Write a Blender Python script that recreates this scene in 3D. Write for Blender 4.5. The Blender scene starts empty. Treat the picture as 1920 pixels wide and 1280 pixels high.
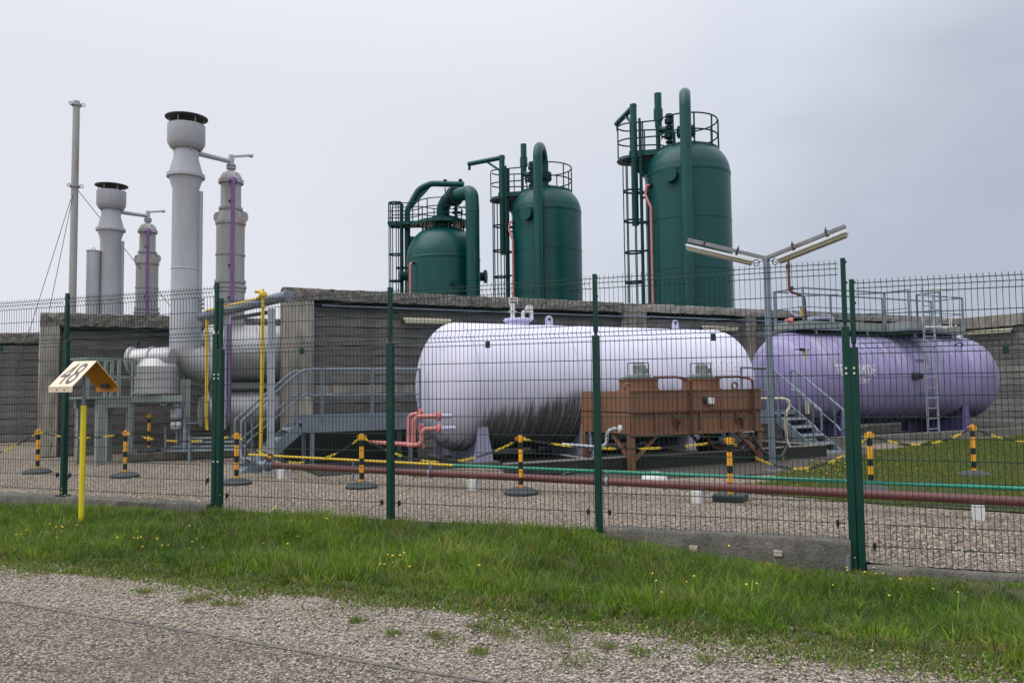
import bpy, bmesh, math, random
import numpy as np
from mathutils import Vector, Matrix
random.seed(7); rng = np.random.default_rng(11)
V = Vector
SC = bpy.context.scene
COL = SC.collection

# ---------------------------------------------------------------- camera
F = 1500.0; CX, CY = 960.0, 640.0          # focal length in photo pixels (1920 wide)
PITCH = math.atan(89/1500); ROLL = 0.012
CAM = V((0, 0, 1.5))
_fw = V((0, math.cos(PITCH), math.sin(PITCH))); _u0 = V((0, -math.sin(PITCH), math.cos(PITCH))); _r0 = V((1, 0, 0))
RT = _r0*math.cos(ROLL) - _u0*math.sin(ROLL); UP = _u0*math.cos(ROLL) + _r0*math.sin(ROLL)
cd = bpy.data.cameras.new('camera'); cam = bpy.data.objects.new('camera', cd); COL.objects.link(cam)
cd.sensor_width = 36; cd.lens = 36*F/1920; cd.clip_end = 2000; cd.clip_start = 0.05
m = Matrix((RT, UP, -_fw)).transposed().to_4x4(); m.translation = CAM; cam.matrix_world = m
SC.camera = cam

# ---------------------------------------------------------------- sky, sun, exposure
SUN_EL, SUN_AZ = math.radians(58), math.radians(-118)     # azimuth from +Y towards +X
w = bpy.data.worlds.new('World'); SC.world = w; w.use_nodes = True
nt = w.node_tree; nt.nodes.clear()
def N(t, **k):
    n = nt.nodes.new(t)
    for a, b in k.items(): setattr(n, a, b)
    return n
out = N('ShaderNodeOutputWorld'); bg1 = N('ShaderNodeBackground'); bg2 = N('ShaderNodeBackground'); mx = N('ShaderNodeMixShader')
sky = N('ShaderNodeTexSky', sky_type='NISHITA', sun_disc=False, sun_elevation=SUN_EL, sun_rotation=SUN_AZ)
nt.links.new(sky.outputs[0], bg1.inputs[0]); bg1.inputs[1].default_value = 0.07
tc = N('ShaderNodeTexCoord'); mp = N('ShaderNodeMapping'); mp.inputs['Scale'].default_value = (1, 1, 2.6)
nz = N('ShaderNodeTexNoise'); nz.inputs['Scale'].default_value = 1.5; nz.inputs['Detail'].default_value = 4; nz.inputs['Roughness'].default_value = .5
nt.links.new(tc.outputs['Generated'], mp.inputs[0]); nt.links.new(mp.outputs[0], nz.inputs['Vector'])
dot = N('ShaderNodeVectorMath', operation='DOT_PRODUCT'); dot.inputs[1].default_value = (0.80, 0.36, -0.55)
nt.links.new(tc.outputs['Generated'], dot.inputs[0])
ad = N('ShaderNodeMath', operation='MULTIPLY_ADD'); ad.inputs[1].default_value = 0.62
nt.links.new(nz.outputs[0], ad.inputs[0]); nt.links.new(dot.outputs['Value'], ad.inputs[2])
cr = N('ShaderNodeValToRGB'); cr.color_ramp.interpolation = 'EASE'
cr.color_ramp.elements[0].position = 0.36; cr.color_ramp.elements[0].color = (.80, .82, .89, 1)
cr.color_ramp.elements[1].position = 1.0; cr.color_ramp.elements[1].color = (.47, .525, .62, 1)
e = cr.color_ramp.elements.new(.72); e.color = (.70, .74, .83, 1)
nt.links.new(ad.outputs[0], cr.inputs[0]); nt.links.new(cr.outputs[0], bg2.inputs[0])
# an overcast dome: the cloud deck grows lighter towards the zenith
sz = N('ShaderNodeSeparateXYZ'); nt.links.new(tc.outputs['Generated'], sz.inputs[0])
zr = N('ShaderNodeMapRange', interpolation_type='SMOOTHSTEP'); zr.inputs[1].default_value = .30; zr.inputs[2].default_value = 1.0; zr.inputs[3].default_value = 1.0; zr.inputs[4].default_value = 1.9
nt.links.new(sz.outputs['Z'], zr.inputs[0]); nt.links.new(zr.outputs[0], bg2.inputs[1])
mx.inputs[0].default_value = 0.94
nt.links.new(bg1.outputs[0], mx.inputs[1]); nt.links.new(bg2.outputs[0], mx.inputs[2]); nt.links.new(mx.outputs[0], out.inputs[0])
sd = bpy.data.lights.new('sun', 'SUN'); sd.energy = 1.5; sd.angle = math.radians(60); sd.color = (1, .97, .93)
so = bpy.data.objects.new('sun', sd); COL.objects.link(so)
sdir = V((math.sin(SUN_AZ)*math.cos(SUN_EL), math.cos(SUN_AZ)*math.cos(SUN_EL), math.sin(SUN_EL)))
so.rotation_euler = sdir.to_track_quat('Z', 'Y').to_euler(); so.location = sdir*60
SC.view_settings.view_transform = 'Standard'; SC.view_settings.look = 'None'
SC.view_settings.exposure = 0.0; SC.view_settings.gamma = 1.0; SC.view_settings.use_curve_mapping = False
SC.render.engine = 'CYCLES'; SC.cycles.max_bounces = 6

# ---------------------------------------------------------------- measuring helpers: photo pixel -> place
def ray(u, v): return _fw + RT*((u-CX)/F) + UP*(-(v-CY)/F)
def at(u, v, D):                      # the point seen at pixel (u, v) at forward distance D
    r = ray(u, v); return CAM + r*(D/r.y)
def gp(u, v, z=0.0):                  # the point seen at pixel (u, v) at height z
    r = ray(u, v); return CAM + r*((z-CAM.z)/r.z)
A = V((.891, .454, 0)).normalized(); B = V((A.y, -A.x, 0))     # along the bund wall / out of the wall
BW = -19.44
def S(a, q, z=0.0): return A*a + B*(BW+q) + V((0, 0, z))       # site grid: along wall, out from wall, up
X, Y, Z = V((1, 0, 0)), V((0, 1, 0)), V((0, 0, 1))
FD = V((.934, -.357, 0)).normalized(); FN = V((FD.y, -FD.x, 0)); F0 = V((0, 8.88, 0))   # fence line, FN points to the road
def FP(t, s=0, z=0.0): return F0 + FD*t + FN*s + V((0, 0, z))

# ---------------------------------------------------------------- materials
def pmat(name, c1, c2=None, scale=4.0, rough=.5, metal=0.0, bump=0.0, bscale=None, stretch=None, rust=None, rthr=.62,
         objrand=0.0, detail=6, spec=None, rscale=2.2, speck=None):
    m = bpy.data.materials.new(name); m.use_nodes = True; t = m.node_tree; b = t.nodes['Principled BSDF']
    def n(k, **kw):
        x = t.nodes.new(k)
        for a, v in kw.items(): setattr(x, a, v)
        return x
    L = t.links.new
    tc = n('ShaderNodeTexCoord'); co = tc.outputs['Object']
    if stretch:
        mp = n('ShaderNodeMapping'); mp.inputs['Scale'].default_value = stretch; L(co, mp.inputs[0]); cs = mp.outputs[0]
    else: cs = co
    c2 = c2 or tuple(x*.8 for x in c1)
    nz = n('ShaderNodeTexNoise'); nz.inputs['Scale'].default_value = scale; nz.inputs['Detail'].default_value = detail
    nz.inputs['Roughness'].default_value = .62; L(cs, nz.inputs['Vector'])
    cr = n('ShaderNodeValToRGB'); cr.color_ramp.elements[0].position = .32; cr.color_ramp.elements[1].position = .68
    cr.color_ramp.elements[0].color = (*c2, 1); cr.color_ramp.elements[1].color = (*c1, 1); L(nz.outputs[0], cr.inputs[0])
    col = cr.outputs[0]
    if speck:
        vo = n('ShaderNodeTexVoronoi'); vo.inputs['Scale'].default_value = speck[0]; L(co, vo.inputs['Vector'])
        mm = n('ShaderNodeMix', data_type='RGBA', blend_type='MULTIPLY'); mm.inputs[0].default_value = speck[1]
        L(col, mm.inputs[6]); L(vo.outputs['Color'], mm.inputs[7]); hs = n('ShaderNodeHueSaturation'); hs.inputs['Saturation'].default_value = .25; hs.inputs['Value'].default_value = 1.5
        L(vo.outputs['Color'], hs.inputs['Color']); L(hs.outputs[0], mm.inputs[7]); col = mm.outputs[2]
    if rust:
        n2 = n('ShaderNodeTexNoise'); n2.inputs['Scale'].default_value = rscale; n2.inputs['Detail'].default_value = 8; n2.inputs['Roughness'].default_value = .7
        L(cs, n2.inputs['Vector'])
        r2 = n('ShaderNodeMapRange'); r2.inputs[1].default_value = rthr; r2.inputs[2].default_value = rthr+.14; L(n2.outputs[0], r2.inputs[0])
        mm = n('ShaderNodeMix', data_type='RGBA'); L(r2.outputs[0], mm.inputs[0]); L(col, mm.inputs[6]); mm.inputs[7].default_value = (*rust, 1); col = mm.outputs[2]
    if objrand:
        oi = n('ShaderNodeObjectInfo'); mr = n('ShaderNodeMapRange'); mr.inputs[3].default_value = 1-objrand; mr.inputs[4].default_value = 1+objrand
        L(oi.outputs['Random'], mr.inputs[0]); mm = n('ShaderNodeVectorMath', operation='SCALE'); L(col, mm.inputs[0]); L(mr.outputs[0], mm.inputs['Scale']); col = mm.outputs[0]
    L(col, b.inputs['Base Color'])
    b.inputs['Roughness'].default_value = rough; b.inputs['Metallic'].default_value = metal
    if spec is not None: b.inputs['Specular IOR Level'].default_value = spec
    if bump:
        nb = n('ShaderNodeTexNoise'); nb.inputs['Scale'].default_value = bscale or scale*4; nb.inputs['Detail'].default_value = 5; L(cs, nb.inputs['Vector'])
        bp = n('ShaderNodeBump'); bp.inputs['Strength'].default_value = bump; bp.inputs['Distance'].default_value = .02; L(nb.outputs[0], bp.inputs['Height']); L(bp.outputs[0], b.inputs['Normal'])
    return m
M = {}
M['fence'] = pmat('fence_green', (.002, .046, .032), (.0015, .036, .026), 3, .45, spec=.35)
M['wire'] = pmat('fence_wire_green', (.002, .034, .026), (.0015, .026, .020), 3, .5, spec=.3)
M['tower'] = pmat('tower_green', (.0018, .076, .070), (.0016, .056, .052), .7, .33, spec=.36, bump=.06, bscale=2.5, stretch=(1, 1, .35), rust=(.030, .105, .10), rthr=.60, rscale=.9)
M['towerrail'] = pmat('tower_rail_green', (.0015, .044, .040), (.0012, .032, .029), 2, .5, spec=.25)
M['dish'] = pmat('weathered_dark_metal', (.10, .105, .10), (.05, .05, .05), 3, .7)
M['grey'] = pmat('grey_stack_paint', (.47, .48, .51), (.36, .37, .395), 1.2, .5, .15, bump=.04, stretch=(2, 2, .5), rust=(.27, .20, .13), rthr=.70)
M['greyrust'] = pmat('grey_rusted_paint', (.40, .405, .41), (.30, .30, .30), 1.4, .55, .15, stretch=(2, 2, .6), rust=(.32, .185, .075), rthr=.545, bump=.05, rscale=1.7)
M['drum'] = pmat('aluminium_cladding', (.50, .50, .51), (.38, .375, .36), 1.3, .42, .55, stretch=(1, 1, 1), rust=(.24, .20, .12), rthr=.63, bump=.05, bscale=3)
M['galv'] = pmat('galvanised_steel', (.225, .265, .31), (.165, .20, .24), 5, .5, .35, rust=(.16, .15, .14), rthr=.72)
M['palegalv'] = pmat('pale_painted_steel', (.40, .43, .48), (.32, .345, .39), 3, .5, .1)
M['sage'] = pmat('sage_grey_steel', (.28, .32, .30), (.20, .235, .22), 2, .55, .05, rust=(.18, .14, .10), rthr=.70)
M['dark'] = pmat('dark_metal', (.03, .032, .034), (.02, .02, .02), 4, .5)
M['black'] = pmat('black_plastic', (.012, .012, .013), (.008, .008, .008), 4, .5)
M['rubber'] = pmat('grey_rubber_base', (.065, .075, .075), (.04, .046, .046), 8, .8, bump=.2)
M['yellow'] = pmat('yellow_pipe_paint', (.74, .52, .030), (.58, .38, .025), 3, .5)
M['sulphur'] = pmat('sulphur_yellow_post', (.80, .66, .015), (.72, .57, .012), 3, .5)
M['amber'] = pmat('amber_bollard', (.86, .40, .015), (.76, .33, .012), 4, .5)
M['chainy'] = pmat('yellow_chain', (.80, .62, .03), (.68, .50, .03), 6, .5)
M['greenpipe'] = pmat('turquoise_pipe', (.015, .27, .17), (.012, .20, .13), 3, .45)
M['oxide'] = pmat('oxide_red_pipe', (.150, .043, .038), (.100, .032, .029), 3, .5, stretch=(.6, .6, 3), rust=(.13, .07, .055), rthr=.64)
M['pink'] = pmat('salmon_pipe', (.62, .235, .225), (.50, .18, .17), 4, .5)
M['violet'] = pmat('violet_pipe', (.22, .11, .29), (.16, .08, .22), 4, .5)
M['lilac'] = pmat('lilac_paint', (.60, .58, .78), (.50, .48, .66), 2, .5)
M['lilacdark'] = pmat('lilac_saddle', (.40, .38, .56), (.28, .27, .38), 2.5, .6, rust=(.10, .09, .07), rthr=.64, stretch=(1, 1, .4))
M['purpledark'] = pmat('purple_saddle', (.17, .13, .34), (.12, .10, .24), 3, .5)
M['brown'] = pmat('brown_cooler', (.228, .110, .057), (.165, .078, .043), 1.6, .55, stretch=(1, 1, .5), rust=(.095, .046, .030), rthr=.63, bump=.06)
M['brownrust'] = pmat('rusty_conduit', (.16, .06, .035), (.09, .036, .024), 14, .7)
M['motor'] = pmat('pale_green_motor', (.27, .33, .30), (.17, .21, .19), 9, .5)
M['white'] = pmat('white_paint', (.74, .74, .73), (.60, .60, .58), 4, .5)
M['cream'] = pmat('cream_lamp_housing', (.60, .56, .42), (.50, .46, .33), 5, .45, rust=(.28, .21, .12), rthr=.69)
M['lampglass'] = pmat('lamp_diffuser', (.42, .40, .28), (.33, .31, .22), 6, .3)
M['steelrust'] = pmat('rusting_galvanised_arm', (.27, .27, .275), (.19, .185, .18), 6, .55, .3, rust=(.15, .075, .04), rthr=.58, rscale=3)
M['plank'] = pmat('weathered_concrete_plank', (.235, .224, .216), (.120, .114, .110), 2.2, .9, bump=.7, bscale=16, stretch=(.8, .8, 2.2), objrand=.30, rust=(.055, .052, .048), rthr=.52, rscale=.9)
M['darkplank'] = pmat('darker_concrete_plank', (.165, .152, .143), (.075, .069, .065), 2.2, .9, bump=.7, bscale=16, stretch=(.8, .8, 2.2), objrand=.25, rust=(.045, .042, .038), rthr=.55, rscale=.9)
M['joint'] = pmat('crumbled_joint', (.022, .021, .020), (.012, .012, .012), 9, .95, bump=.5)
M['pillar'] = pmat('concrete_pillar', (.43, .395, .34), (.14, .126, .107), 1.8, .9, bump=.5, bscale=18, stretch=(2.2, 2.2, .45), rust=(.05, .047, .038), rthr=.60)
M['coping'] = pmat('pebbled_coping', (.235, .215, .19), (.07, .064, .057), 9, .95, bump=1.0, bscale=30, speck=(22, .6))
M['palecoping'] = pmat('smoother_coping', (.33, .305, .265), (.16, .148, .13), 2.4, .9, bump=.5, stretch=(2, 2, .5), rust=(.07, .065, .055), rthr=.62)
M['kerb'] = pmat('mossy_concrete_kerb', (.155, .145, .125), (.075, .070, .056), 5, .95, bump=.8, bscale=40, speck=(60, .5), rust=(.045, .045, .024), rthr=.60)
M['stain_shade'] = pmat('black_stain_and_shade', (.030, .028, .025), (.016, .015, .014), 3, .8, bump=.5, rust=(.045, .048, .022), rthr=.64)  # stain on the kerb face, painted shade on pit floor and walkway wall
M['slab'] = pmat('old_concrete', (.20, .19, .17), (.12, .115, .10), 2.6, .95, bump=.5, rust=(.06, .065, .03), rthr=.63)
M['signface'] = pmat('cream_sign_face', (.80, .66, .47), (.72, .58, .41), 3, .45)
M['signback'] = pmat('orange_sign_inside', (.62, .255, .020), (.52, .20, .016), 2, .5)
M['digit'] = pmat('dark_digit_print', (.075, .072, .085), (.055, .052, .06), 8, .5)
M['whiteprint'] = pmat('white_lettering', (.80, .80, .84), (.66, .66, .70), 9, .5)
M['fadedprint'] = pmat('faded_lettering', (.95, .95, .97), (.80, .79, .88), 14, .5)
M['path'] = pmat('damp_soil_path', (.085, .072, .060), (.05, .043, .036), 3, .95, bump=.6)

def tankmat(name, c1, c2, kind):
    m = pmat(name, c1, c2, 1.1, .55, spec=.35); t = m.node_tree; b = t.nodes['Principled BSDF']; L = t.links.new
    def n(k, **kw):
        x = t.nodes.new(k)
        for a, v in kw.items(): setattr(x, a, v)
        return x
    base = b.inputs['Base Color'].links[0].from_socket
    tc = n('ShaderNodeTexCoord'); sx = n('ShaderNodeSeparateXYZ'); L(tc.outputs['Object'], sx.inputs[0])   # tank mesh: x along axis, z up
    def noise(sc, st, det=6):
        mp = n('ShaderNodeMapping'); mp.inputs['Scale'].default_value = st; L(tc.outputs['Object'], mp.inputs[0])
        z = n('ShaderNodeTexNoise'); z.inputs['Scale'].default_value = sc; z.inputs['Detail'].default_value = det; z.inputs['Roughness'].default_value = .65; L(mp.outputs[0], z.inputs['Vector']); return z.outputs[0]
    def math_(op, a, b_=None, c=None, clamp=False):
        x = n('ShaderNodeMath', operation=op); x.use_clamp = clamp
        for i, q in enumerate((a, b_, c)):
            if q is None: continue
            if isinstance(q, (int, float)): x.inputs[i].default_value = q
            else: L(q, x.inputs[i])
        return x.outputs[0]
    def rng_(v, a, b_, c=0., d=1.):
        x = n('ShaderNodeMapRange', interpolation_type='SMOOTHSTEP')
        for i, q in zip((1, 2, 3, 4), (a, b_, c, d)): x.inputs[i].default_value = q
        L(v, x.inputs[0]); return x.outputs[0]
    def mixc(f, c0, c):
        x = n('ShaderNodeMix', data_type='RGBA'); L(f, x.inputs[0]); L(c0, x.inputs[6]); x.inputs[7].default_value = (*c, 1); return x.outputs[2]
    z = sx.outputs['Z']; xx = sx.outputs['X']
    if kind == 'moss':
        st = noise(1.0, (16, .25, .25), 5); bl = noise(1.6, (1, .5, .5), 5)
        h = math_('MULTIPLY_ADD', st, .95, z); h = math_('MULTIPLY_ADD', bl, .55, h)          # ragged streaky edge
        hi = math_('MULTIPLY_ADD', rng_(xx, .2, 2.2), -.30, h)                             # the growth climbs towards the far end
        f = rng_(hi, -.02, .36, 1, 0)
        f = math_('MULTIPLY', f, rng_(xx, -.25, .30, .0, 1)); f0 = math_('MULTIPLY', rng_(h, -.55, -.30, 1, 0), 1.0)
        f = math_('MAXIMUM', f, f0)
        c = mixc(math_('MULTIPLY', rng_(bl, .5, .75), math_('MULTIPLY', rng_(z, .25, -.3), .35)), base, (.36, .32, .30))
        fine = noise(1.0, (34, .2, .2), 3)
        f = math_('MULTIPLY', f, rng_(fine, .34, .50, .45, 1))
        c = mixc(math_('MULTIPLY', f, .93), c, (.088, .075, .054))
        L(c, b.inputs['Base Color'])
    else:
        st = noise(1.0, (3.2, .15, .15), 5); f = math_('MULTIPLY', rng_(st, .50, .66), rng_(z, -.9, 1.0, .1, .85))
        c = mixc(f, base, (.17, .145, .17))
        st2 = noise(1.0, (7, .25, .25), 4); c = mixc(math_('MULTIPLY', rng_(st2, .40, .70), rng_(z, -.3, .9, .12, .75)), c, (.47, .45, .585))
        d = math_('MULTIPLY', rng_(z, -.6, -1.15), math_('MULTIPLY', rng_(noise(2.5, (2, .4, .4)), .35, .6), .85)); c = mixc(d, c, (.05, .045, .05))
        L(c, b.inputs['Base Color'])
    return m
M['tank1'] = tankmat('white_lilac_tank_paint', (.72, .71, .845), (.645, .635, .77), 'moss')
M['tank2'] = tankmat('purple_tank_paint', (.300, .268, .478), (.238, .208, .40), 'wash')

def stone_mat(name, scale, palette, bump, patch=None, patchscale=.6, rough=.9):
    m = bpy.data.materials.new(name); m.use_nodes = True; t = m.node_tree; b = t.nodes['Principled BSDF']; L = t.links.new
    n = t.nodes.new
    g = n('ShaderNodeNewGeometry'); pos = g.outputs['Position']
    nd = n('ShaderNodeTexNoise'); nd.inputs['Scale'].default_value = scale*.7; L(pos, nd.inputs['Vector'])
    av = n('ShaderNodeVectorMath'); av.operation = 'MULTIPLY_ADD'; av.inputs[1].default_value = (.5/scale,)*3; L(nd.outputs['Color'], av.inputs[0]); L(pos, av.inputs[2])
    vo = n('ShaderNodeTexVoronoi'); vo.inputs['Scale'].default_value = scale; L(av.outputs[0], vo.inputs['Vector'])
    sp = n('ShaderNodeSeparateColor'); L(vo.outputs['Color'], sp.inputs[0])
    cr = n('ShaderNodeValToRGB'); cr.color_ramp.interpolation = 'LINEAR'
    els = cr.color_ramp.elements
    for i, (p, c) in enumerate(palette):
        e = els[i] if i < 2 else els.new(p)
        e.position = p; e.color = (*c, 1)
    L(sp.outputs[0], cr.inputs[0]); col = cr.outputs[0]
    # gaps between the chips
    mr = n('ShaderNodeMapRange'); mr.inputs[1].default_value = .30; mr.inputs[2].default_value = .62; mr.inputs[3].default_value = 1; mr.inputs[4].default_value = .38; L(vo.outputs['Distance'], mr.inputs[0])
    sc = n('ShaderNodeVectorMath'); sc.operation = 'SCALE'; L(col, sc.inputs[0]); L(mr.outputs[0], sc.inputs['Scale']); col = sc.outputs[0]
    if patch:
        n2 = n('ShaderNodeTexNoise'); n2.inputs['Scale'].default_value = patchscale; n2.inputs['Detail'].default_value = 7; n2.inputs['Roughness'].default_value = .65; L(pos, n2.inputs['Vector'])
        r2 = n('ShaderNodeMapRange'); r2.inputs[1].default_value = .50; r2.inputs[2].default_value = .72; r2.inputs[4].default_value = .65; L(n2.outputs[0], r2.inputs[0])
        mm = n('ShaderNodeMix'); mm.data_type = 'RGBA'; L(r2.outputs[0], mm.inputs[0]); L(col, mm.inputs[6]); mm.inputs[7].default_value = (*patch, 1); col = mm.outputs[2]
    L(col, b.inputs['Base Color']); b.inputs['Roughness'].default_value = rough; b.inputs['Specular IOR Level'].default_value = .25
    bp = n('ShaderNodeBump'); bp.inputs['Strength'].default_value = bump; bp.inputs['Distance'].default_value = .012; bp.invert = True
    L(vo.outputs['Distance'], bp.inputs['Height']); L(bp.outputs[0], b.inputs['Normal'])
    return m
M['gravel'] = stone_mat('yard_gravel', 42, [(0, (.070, .055, .043)), (1, (.74, .64, .52)), (.35, (.27, .215, .165)), (.7, (.48, .395, .31))], 1.0, (.14, .115, .088), .55)
M['road'] = stone_mat('worn_chippings_road', 72, [(0, (.065, .055, .046)), (1, (.68, .59, .49)), (.3, (.21, .175, .142)), (.7, (.40, .335, .27))], 1.0, (.14, .12, .10), .8)
M['shoulder'] = stone_mat('loose_gravel_shoulder', 60, [(0, (.10, .085, .07)), (1, (.74, .65, .55)), (.3, (.29, .245, .20)), (.7, (.49, .42, .345))], 1.0, (.22, .18, .14), 1.6)
M['stone'] = pmat('pale_stone_chips', (.60, .52, .42), (.22, .18, .14), 60, .85, detail=2)
M['seam'] = pmat('bitumen_seam', (.20, .178, .155), (.075, .068, .062), 14, .85, bump=.4)
M['soil'] = pmat('verge_soil', (.075, .078, .030), (.05, .05, .024), 6, .95, bump=.5)
M['farground'] = pmat('far_ground', (.11, .12, .06), (.08, .085, .045), .3, .95)
def leafmat(name, tint='tint'):
    m = bpy.data.materials.new(name); m.use_nodes = True; t = m.node_tree; b = t.nodes['Principled BSDF']
    at_ = t.nodes.new('ShaderNodeAttribute'); at_.attribute_name = tint
    t.links.new(at_.outputs['Color'], b.inputs['Base Color']); b.inputs['Roughness'].default_value = .48; b.inputs['Specular IOR Level'].default_value = .35
    tr = t.nodes.new('ShaderNodeBsdfTranslucent'); t.links.new(at_.outputs['Color'], tr.inputs[0])
    ms = t.nodes.new('ShaderNodeMixShader'); ms.inputs[0].default_value = .35
    t.links.new(b.outputs[0], ms.inputs[1]); t.links.new(tr.outputs[0], ms.inputs[2]); t.links.new(ms.outputs[0], t.nodes['Material Output'].inputs[0])
    return m
M['grass'] = leafmat('grass_blade')
M['petal'] = pmat('yellow_petal', (.80, .56, .02), (.70, .45, .02), 40, .5)

# ---------------------------------------------------------------- mesh builder
def perp(d):
    d = d.normalized(); r = Z if abs(d.z) < .9 else X
    a = d.cross(r).normalized(); return a, d.cross(a).normalized()
class MB:
    def __init__(s): s.v = []; s.f = []
    def quad(s, *p):
        i = len(s.v); s.v += [tuple(q) for q in p]; s.f.append(tuple(range(i, i+len(p))))
    def box(s, c, size, ax=(X, Y, Z), bev=0.0):
        c = V(c); h = [size[0]/2, size[1]/2, size[2]/2]; i0 = len(s.v)
        if bev <= 0:
            for sz in (-1, 1):
                for sy in (-1, 1):
                    for sx in (-1, 1): s.v.append(tuple(c + ax[0]*(sx*h[0]) + ax[1]*(sy*h[1]) + ax[2]*(sz*h[2])))
            for q in ((0, 2, 3, 1), (4, 5, 7, 6), (0, 1, 5, 4), (2, 6, 7, 3), (0, 4, 6, 2), (1, 3, 7, 5)): s.f.append(tuple(i0+k for k in q))
            return s
        b = min(bev, min(h)*.9); idx = {}
        for sz in (-1, 1):
            for sy in (-1, 1):
                for sx in (-1, 1):
                    for k in range(3):
                        d = [sx*(h[0]-b), sy*(h[1]-b), sz*(h[2]-b)]; sg = (sx, sy, sz); d[k] = sg[k]*h[k]
                        idx[(sx, sy, sz, k)] = len(s.v); s.v.append(tuple(c + ax[0]*d[0] + ax[1]*d[1] + ax[2]*d[2]))
        for k in range(3):
            o = [j for j in range(3) if j != k]
            for sg in (-1, 1):
                q = []
                for (p, r) in ((-1, -1), (1, -1), (1, 1), (-1, 1)):
                    t = [0, 0, 0]; t[k] = sg; t[o[0]] = p; t[o[1]] = r; q.append(idx[(*t, k)])
                s.f.append(tuple(q))
        for k in range(3):
            o = [j for j in range(3) if j != k]
            for p in (-1, 1):
                for r in (-1, 1):
                    t0 = [0, 0, 0]; t0[o[0]] = p; t0[o[1]] = r; t1 = t0[:]; t0[k] = -1; t1[k] = 1
                    s.f.append((idx[(*t0, o[0])], idx[(*t1, o[0])], idx[(*t1, o[1])], idx[(*t0, o[1])]))
        for sz in (-1, 1):
            for sy in (-1, 1):
                for sx in (-1, 1): s.f.append(tuple(idx[(sx, sy, sz, k)] for k in range(3)))
        return s
    def bar(s, p0, p1, w, h=None, up=Z, bev=0.0):
        p0, p1 = V(p0), V(p1); d = (p1-p0); L = d.length; d.normalize()
        if abs(d.dot(up)) > .98: up = X if abs(d.x) < .9 else Y
        a = up.cross(d).normalized(); u = d.cross(a).normalized()
        return s.box((p0+p1)/2, (L, w, h or w), (d, a, u), bev)
    def tube(s, pts, r, n=10, cap=True, closed=False):
        pts = [V(p) for p in pts]; k = len(pts); rs = r if isinstance(r, (list, tuple)) else [r]*k
        i0 = len(s.v); a = None
        for i in range(k):
            if closed: t = (pts[(i+1) % k]-pts[i-1])
            else: t = (pts[min(i+1, k-1)]-pts[max(i-1, 0)])
            t.normalize()
            if a is None: a, _ = perp(t)
            a = (a - t*a.dot(t)); a = a.normalized() if a.length > 1e-6 else perp(t)[0]
            b = t.cross(a)
            for j in range(n):
                th = 2*math.pi*j/n; s.v.append(tuple(pts[i] + (a*math.cos(th)+b*math.sin(th))*rs[i]))
        for i in range(k if closed else k-1):
            i2 = (i+1) % k
            for j in range(n):
                s.f.append((i0+i*n+j, i0+i*n+(j+1) % n, i0+i2*n+(j+1) % n, i0+i2*n+j))
        if cap and not closed:
            s.f.append(tuple(i0+j for j in range(n))[::-1]); s.f.append(tuple(i0+(k-1)*n+j for j in range(n)))
        return s
    def lathe(s, prof, o, ax=Z, n=24, cap=True):       # prof: (radius, distance along ax)
        o = V(o); ax = V(ax).normalized(); a, b = perp(ax); i0 = len(s.v); k = len(prof)
        for (r, z) in prof:
            for j in range(n):
                th = 2*math.pi*j/n; s.v.append(tuple(o + ax*z + (a*math.cos(th)+b*math.sin(th))*r))
        for i in range(k-1):
            for j in range(n): s.f.append((i0+i*n+j, i0+i*n+(j+1) % n, i0+(i+1)*n+(j+1) % n, i0+(i+1)*n+j))
        if cap:
            s.f.append(tuple(i0+j for j in range(n))[::-1]); s.f.append(tuple(i0+(k-1)*n+j for j in range(n)))
        return s
    def plate(s, poly, th, nrm):                       # polygon extruded by th along nrm
        nrm = V(nrm).normalized()*th; i0 = len(s.v); k = len(poly)
        s.v += [tuple(V(p)) for p in poly] + [tuple(V(p)+nrm) for p in poly]
        s.f.append(tuple(range(i0, i0+k))[::-1]); s.f.append(tuple(range(i0+k, i0+2*k)))
        for j in range(k): s.f.append((i0+j, i0+(j+1) % k, i0+k+(j+1) % k, i0+k+j))
        return s
    def build(s, name, mat, parent=None, smooth=True, ang=38, loc=None):
        me = bpy.data.meshes.new(name); o0 = V((0, 0, 0))
        rt = parent
        while rt is not None: o0 = o0 + rt.location; rt = rt.parent
        if parent is None and loc is not None: o0 = V(loc)
        me.from_pydata([(x[0]-o0.x, x[1]-o0.y, x[2]-o0.z) for x in s.v], [], s.f)
        me.materials.append(M[mat] if isinstance(mat, str) else mat)
        bm = bmesh.new(); bm.from_mesh(me); bmesh.ops.recalc_face_normals(bm, faces=bm.faces); bm.to_mesh(me); bm.free()
        if smooth:
            me.polygons.foreach_set('use_smooth', [True]*len(me.polygons)); me.set_sharp_from_angle(angle=math.radians(ang))
        ob = bpy.data.objects.new(name, me); COL.objects.link(ob)
        if parent is not None: ob.parent = parent
        elif loc is not None: ob.location = loc
        return ob
def tag(o, label, cat, group=None):
    o['label'] = label; o['category'] = cat
    if group: o['group'] = group
    return o
def thing(name, label, cat, loc, group=None):
    o = bpy.data.objects.new(name, None); COL.objects.link(o); o.location = V(loc); o.empty_display_size = .2
    return tag(o, label, cat, group)
def dup(root, loc, label):
    r = root.copy(); COL.objects.link(r); r.location = loc; r['label'] = label
    for ch in list(root.children):
        c = ch.copy(); COL.objects.link(c); c.parent = r
        for g in ch.children:
            d = g.copy(); COL.objects.link(d); d.parent = c
    return r
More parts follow.
